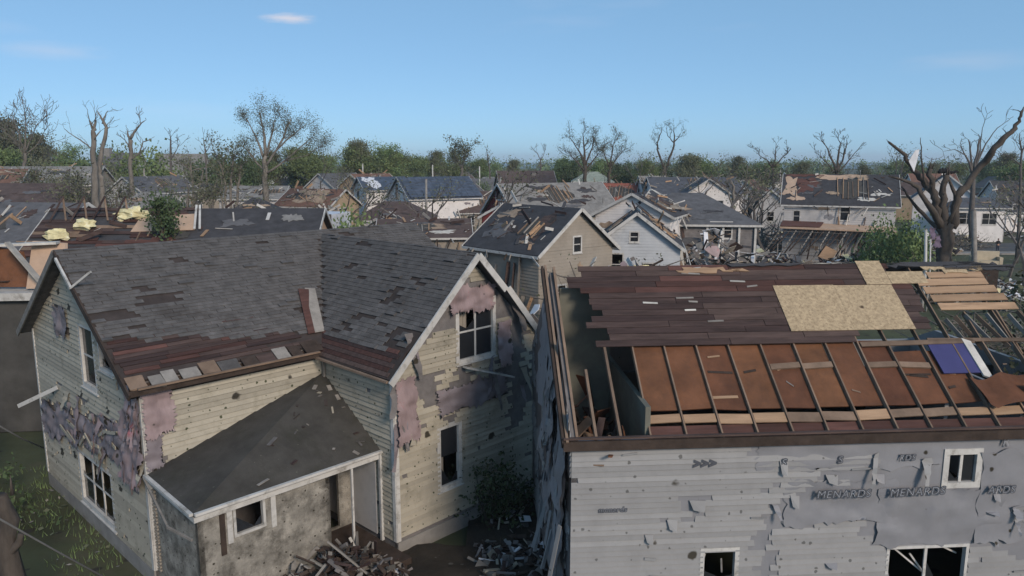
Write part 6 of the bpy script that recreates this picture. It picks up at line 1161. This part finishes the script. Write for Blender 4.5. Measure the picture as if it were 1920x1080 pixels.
# the person beyond the street
def person(u, Y, label):
    x = hx_(u, Y, 460); e = empty('person', (x, Y, .13), R(10)); tag(e, label, 'person')
    me = bpy.data.meshes.new('body')
    J = dict(pel=(0, 0, .95, .15, .12), wa=(0, 0, 1.1, .14, .11), ch=(0, .01, 1.32, .17, .12), sh=(0, .01, 1.44, .1, .09), nk=(0, .0, 1.52, .055, .055), hd=(0, -.02, 1.62, .085, .095), tp=(0, -.01, 1.72, .075, .085),
             ls=(.19, 0, 1.42, .075, .075), le=(.36, .03, 1.18, .055, .055), lh=(.2, -.09, 1.02, .04, .04), rs=(-.19, 0, 1.42, .075, .075), re=(-.36, .03, 1.18, .055, .055), rh=(-.2, -.09, 1.02, .04, .04),
             lp=(.1, 0, .88, .11, .11), lk=(.13, -.02, .5, .075, .08), la=(.14, .02, .1, .05, .055), lf=(.16, -.14, .04, .045, .035), rp=(-.1, 0, .88, .11, .11), rk=(-.12, -.02, .5, .075, .08), ra=(-.13, .02, .1, .05, .055), rf=(-.15, -.14, .04, .045, .035))
    ks = list(J); E_ = [('pel', 'wa'), ('wa', 'ch'), ('ch', 'sh'), ('sh', 'nk'), ('nk', 'hd'), ('hd', 'tp'), ('ch', 'ls'), ('ls', 'le'), ('le', 'lh'), ('ch', 'rs'), ('rs', 're'), ('re', 'rh'), ('pel', 'lp'), ('lp', 'lk'), ('lk', 'la'), ('la', 'lf'), ('pel', 'rp'), ('rp', 'rk'), ('rk', 'ra'), ('ra', 'rf')]
    me.from_pydata([J[k][:3] for k in ks], [(ks.index(a), ks.index(b)) for a, b in E_], [])
    o = bpy.data.objects.new('body', me); col.objects.link(o)
    sk = o.modifiers.new('skin', 'SKIN'); o.modifiers.new('sub', 'SUBSURF').levels = 2; o.modifiers['sub'].render_levels = 2
    for i, k in enumerate(ks): me.skin_vertices[0].data[i].radius = J[k][3:5]; me.skin_vertices[0].data[i].use_root = (k == 'pel')
    m2 = bpy.data.meshes.new_from_object(o.evaluated_get(bpy.context.evaluated_depsgraph_get())); bpy.data.objects.remove(o)
    m2.materials.clear()
    for m in ('black_cloth', 'blue_jean', 'skin', 'black_cloth'): m2.materials.append(MT[m])
    for p in m2.polygons:
        c = p.center; p.use_smooth = True
        p.material_index = 2 if (c.z > 1.5 or (abs(c.x) < .27 and c.y < -.075 and .9 < c.z < 1.08)) else (3 if c.z < .1 else (1 if c.z < .9 else 0))
    ob = link('body', m2, e)
    h = MB(); 
    for j in range(5):
        for i in range(10):
            th = j / 4 * 1.75; ph = 2 * math.pi * i / 10; h.v.append((math.sin(th) * math.cos(ph) * .1, .015 + math.sin(th) * math.sin(ph) * .11, 1.66 + math.cos(th) * .115))
    for j in range(4):
        for i in range(10): a = j * 10 + i; b = j * 10 + (i + 1) % 10; h.f.append((a, a + 10, b + 10, b)); h.m.append(0)
    h.build('hair', MT['hair'], e, True)
person(1871, 93.4, 'person in black jacket standing hands on hips beside the street')

# thin storm-stripped trees standing all through the town
def bare_mesh(seed, h):
    rg_ = random.Random(seed); t = MB(); tips = []
    branch(t, tips, V(0, 0, -.2), V(rg_.gauss(0, .06), rg_.gauss(0, .06), 1), h * .62, h * .018, 3, rg_, up=.1, wob=.17, split=3, n=5, shrink=.52, snap=.2, minr=.02)
    c = MB()
    for q_, _ in tips:
        if rg_.random() < .5: leaves(c, q_, .8, 12, .09, rg_)
    if not c.f: leaves(c, V(0, 0, h * .6), .5, 6, .09, rg_)
    return t.mesh('trunk', MT['bark_far']), c.mesh('crown', MT['leaf_dull'])
BT = [bare_mesh(70 + i, 10) for i in range(6)]
rq = random.Random(31)
for i in range(46):
    u = 15 + i * 41.5 + rq.uniform(-16, 16); Y = rq.uniform(100, 210); vt = rq.uniform(272, 312) if i % 3 else rq.uniform(300, 330); k = rq.randrange(6)
    hh_ = max(v_.co.z for v_ in BT[k][0].vertices); sc_ = hz(vt, Y) / hh_
    put_tree('stripped_tree', 'thin %s stripped tree rising from the rooftops %s' % (['straight', 'forked', 'leaning', 'crooked', 'two-topped', 'short-armed'][k], place(u)), BT[k], (hx_(u, Y, 330), Y, 0), sc_, rq.uniform(0, 6.28), 'thin stripped trees among the rooftops')
for i in range(34):
    u = [rq.uniform(20, 440), rq.uniform(20, 440), rq.uniform(1370, 1490), rq.uniform(600, 930), rq.uniform(1905, 1950)][i % 5]; Y = rq.uniform(58, 100); vt = rq.uniform(305, 365); k = rq.randrange(6)
    hh_ = max(v_.co.z for v_ in BT[k][0].vertices); sc_ = hz(vt, Y) / hh_
    put_tree('stripped_tree', 'small %s splintered tree in the wreckage %s' % (['straight', 'forked', 'leaning', 'crooked', 'two-topped', 'short-armed'][k], place(u)), BT[k], (hx_(u, Y, 380), Y, 0), sc_ * 1.25, rq.uniform(0, 6.28), 'small splintered trees in the wreckage', sc_)
# scraps of torn roofing and sheathing heaped between the houses
for i, (u, Y, rx, ry, h, n) in enumerate(((860, 60, 5, 5, 4.6, 500), (955, 66, 4, 4, 4.2, 400), (1180, 78, 6, 5, 4.0, 500), (1240, 90, 6, 4, 4.0, 400), (1420, 100, 7, 6, 2.6, 500), (640, 72, 5, 5, 4.0, 500), (480, 64, 6, 5, 4.6, 600), (330, 60, 5, 5, 4.6, 500), (60, 52, 5, 4, 5.2, 500), (1700, 96, 7, 5, 2.4, 400), (560, 105, 8, 6, 3.4, 400), (1140, 98, 6, 4, 3.0, 300))):
    rubble('torn roofing, boards and sheathing heaped %s' % place(u), hx_(u, Y), Y, rx, ry, h, n, mix + ['roof_dark', 'roof_brown', 'bare_deck'], .85, 60 + i)
# sagging overhead lines
for lab, a, b, sag in (('sagging power line across the middle rooftops', at(799, 338, 92), at(899, 314, 150), 1.2), ('power line slung from the blue-roof pole to the left', at(799, 338, 92), at(560, 330, 100), 1.6), ('slack line between the post and the white porch house', at(1826, 396, 58), at(1760, 380, 110), 1.0)):
    q = MB(); pts = [a.lerp(b, i / 12) - V(0, 0, sag * 4 * (i / 12) * (1 - i / 12)) for i in range(13)]; q.tube(pts, [.025] * 13, 5); tag(q.build('power_line', MT['cable']), lab, 'wire')
# brush: heaps of snapped twigs and branches
def brush(label, c, R_, h, n, seed, mat='bark_grey'):
    r = random.Random(seed); e = empty('brush_heap', (c[0], c[1], 0)); tag(e, label, 'brush'); t = MB(); lf = MB()
    for i in range(n):
        a = r.uniform(0, 6.28); k = math.sqrt(r.random()); p = V(math.cos(a) * k * R_[0], math.sin(a) * k * R_[1], r.random() * h * (1 - k * .6))
        d = V(r.gauss(0, 1), r.gauss(0, 1), r.gauss(.35, .6)).normalized(); l = r.uniform(.8, 3.2); m_ = p + d * l * .5 + V(r.gauss(0, .15), r.gauss(0, .15), r.gauss(0, .15)); w_ = r.uniform(.02, .08)
        t.tube([p, m_, p + d * l], [w_, w_ * .7, w_ * .3], 4)
        if r.random() < .35: leaves(lf, p + d * l, .7, 10, .09, r)
    t.build('branches', MT[mat], e); lf.build('leaves', MT['leaf_dull'], e)
for i, (lab, u, Y, rx, ry, h, n) in enumerate((
        ('grey heap of snapped branches below the bare fan tree', 50, 82, 5, 5, 4.5, 260), ('tangle of grey branches left of the twin snapped trunks', 140, 76, 5, 5, 5.0, 320), ('tangle of branches right of the twin snapped trunks', 225, 80, 4, 5, 4.5, 220), ('low tangle of twigs in front of the light grey hipped roof', 300, 74, 3.5, 3, 4.2, 160),
        ('brown thicket of torn branches beside the dark garage', 410, 80, 4.5, 5, 6.0, 320), ('twig heap at the foot of the tall sparse tree', 510, 80, 4, 4, 5.0, 240), ('branches piled against the tan house', 650, 112, 4, 4, 5.5, 200), ('dark heap of branches right of the blue metal roof', 880, 98, 5, 5, 4.0, 220), ('grey branches fallen over the slate-roofed white house', 1385, 88, 5, 5, 5.0, 300),
        ('branch tangle left of the wrecked two-storey house', 1450, 92, 5, 5, 4.0, 260), ('torn boughs around the trunk of the big broken tree', 1740, 62, 3.5, 3, 3.2, 220), ('branch heap in front of the white sun porch', 1795, 99, 4, 3, 1.2, 160), ('twiggy mess at the right edge above the grey roof', 1900, 40, 3.2, 3, 4.8, 280), ('tangle of limbs between the pale blue house and the wreck heap', 1330, 44, 3.5, 3, 3.6, 220))):
    brush(lab, (hx_(u, Y), Y), (rx, ry), h, n, 200 + i)
for lab, c, R_, h in (('branches dumped against the beige gable', (4.6, 42.5), (2.2, 1.6), 6.5), ('branches dumped against the pale blue gable', (9.0, 47.5), (2.6, 1.6), 5.5)):
    brush(lab, c, R_, h, 200, 300 + int(h * 10))
boards('fallen_board', 'long splintered board leaning by the beige gable', 'boards by the beige gable', 9, 5.0, 42.6, 2.4, 1.2, 6.8, ['pale_board', 'grey_wood', 'raw_plank'], 1.6, 3.6, .3)
boards('fallen_board', 'long splintered board leaning by the pale blue gable', 'boards by the pale blue gable', 10, 9.2, 47.4, 2.8, 1.2, 6.0, ['pale_board', 'grey_wood', 'dark_plank'], 1.6, 3.6, .3)
# the air: far things fade
hb = MB(); HX = S + 60; hb.hexa([(-HX, -120, -1.5), (HX, -120, -1.5), (HX, S + 90, -1.5), (-HX, S + 90, -1.5)], [(-HX, -120, 30), (HX, -120, 30), (HX, S + 90, 30), (-HX, S + 90, 30)])
hm = bpy.data.materials.new('haze'); hm.use_nodes = True; hn = hm.node_tree.nodes; hn.clear()
ho = hn.new('ShaderNodeOutputMaterial'); hv = hn.new('ShaderNodeVolumePrincipled'); hv.inputs['Color'].default_value = (.8, .86, .95, 1); hv.inputs['Density'].default_value = 0.00025
hm.node_tree.links.new(hv.outputs[0], ho.inputs['Volume'])
tag(hb.build('haze', hm), 'thin bluish haze over the far rooftops', kind='stuff')

# rough grass and leaf litter on the near lawn
gb = MB(); rz_ = random.Random(44)
for i in range(11000):
    x, y = rz_.uniform(-24, -3), rz_.uniform(12, 27)
    lx = (x + 9.83) * math.cos(HA) + (y - 19) * math.sin(HA); ly = -(x + 9.83) * math.sin(HA) + (y - 19) * math.cos(HA)
    if lx > -.1 and ly > -3.9 and ly < 10: continue
    if noise.noise((x * .6, y * .6, 0)) < -.15: continue
    h_ = rz_.uniform(.06, .24); a = rz_.uniform(0, 6.28); d = V(math.cos(a), math.sin(a), 0); b0 = V(x, y, -.06); t_ = b0 + V(rz_.gauss(0, .07), rz_.gauss(0, .07), h_ + .06)
    gb.face([b0 - d * .014, b0 + d * .014, t_])
    if i % 6 == 0:
        p = V(x + .3, y, .05); e1 = V(rz_.gauss(0, 1), rz_.gauss(0, 1), rz_.gauss(0, .2)).normalized() * rz_.uniform(.03, .12); e2 = V(-e1.y, e1.x, rz_.gauss(0, .03)) * rz_.uniform(.3, .9); gb.face([p - e1, p - e2, p + e1, p + e2], rz_.choice([1, 1, 2]))
tag(gb.build('grass', [MT['leaf'], MT['leaf_dull'], MT['grey_wood']]), 'rough dark grass and litter on the near lawn', kind='stuff')
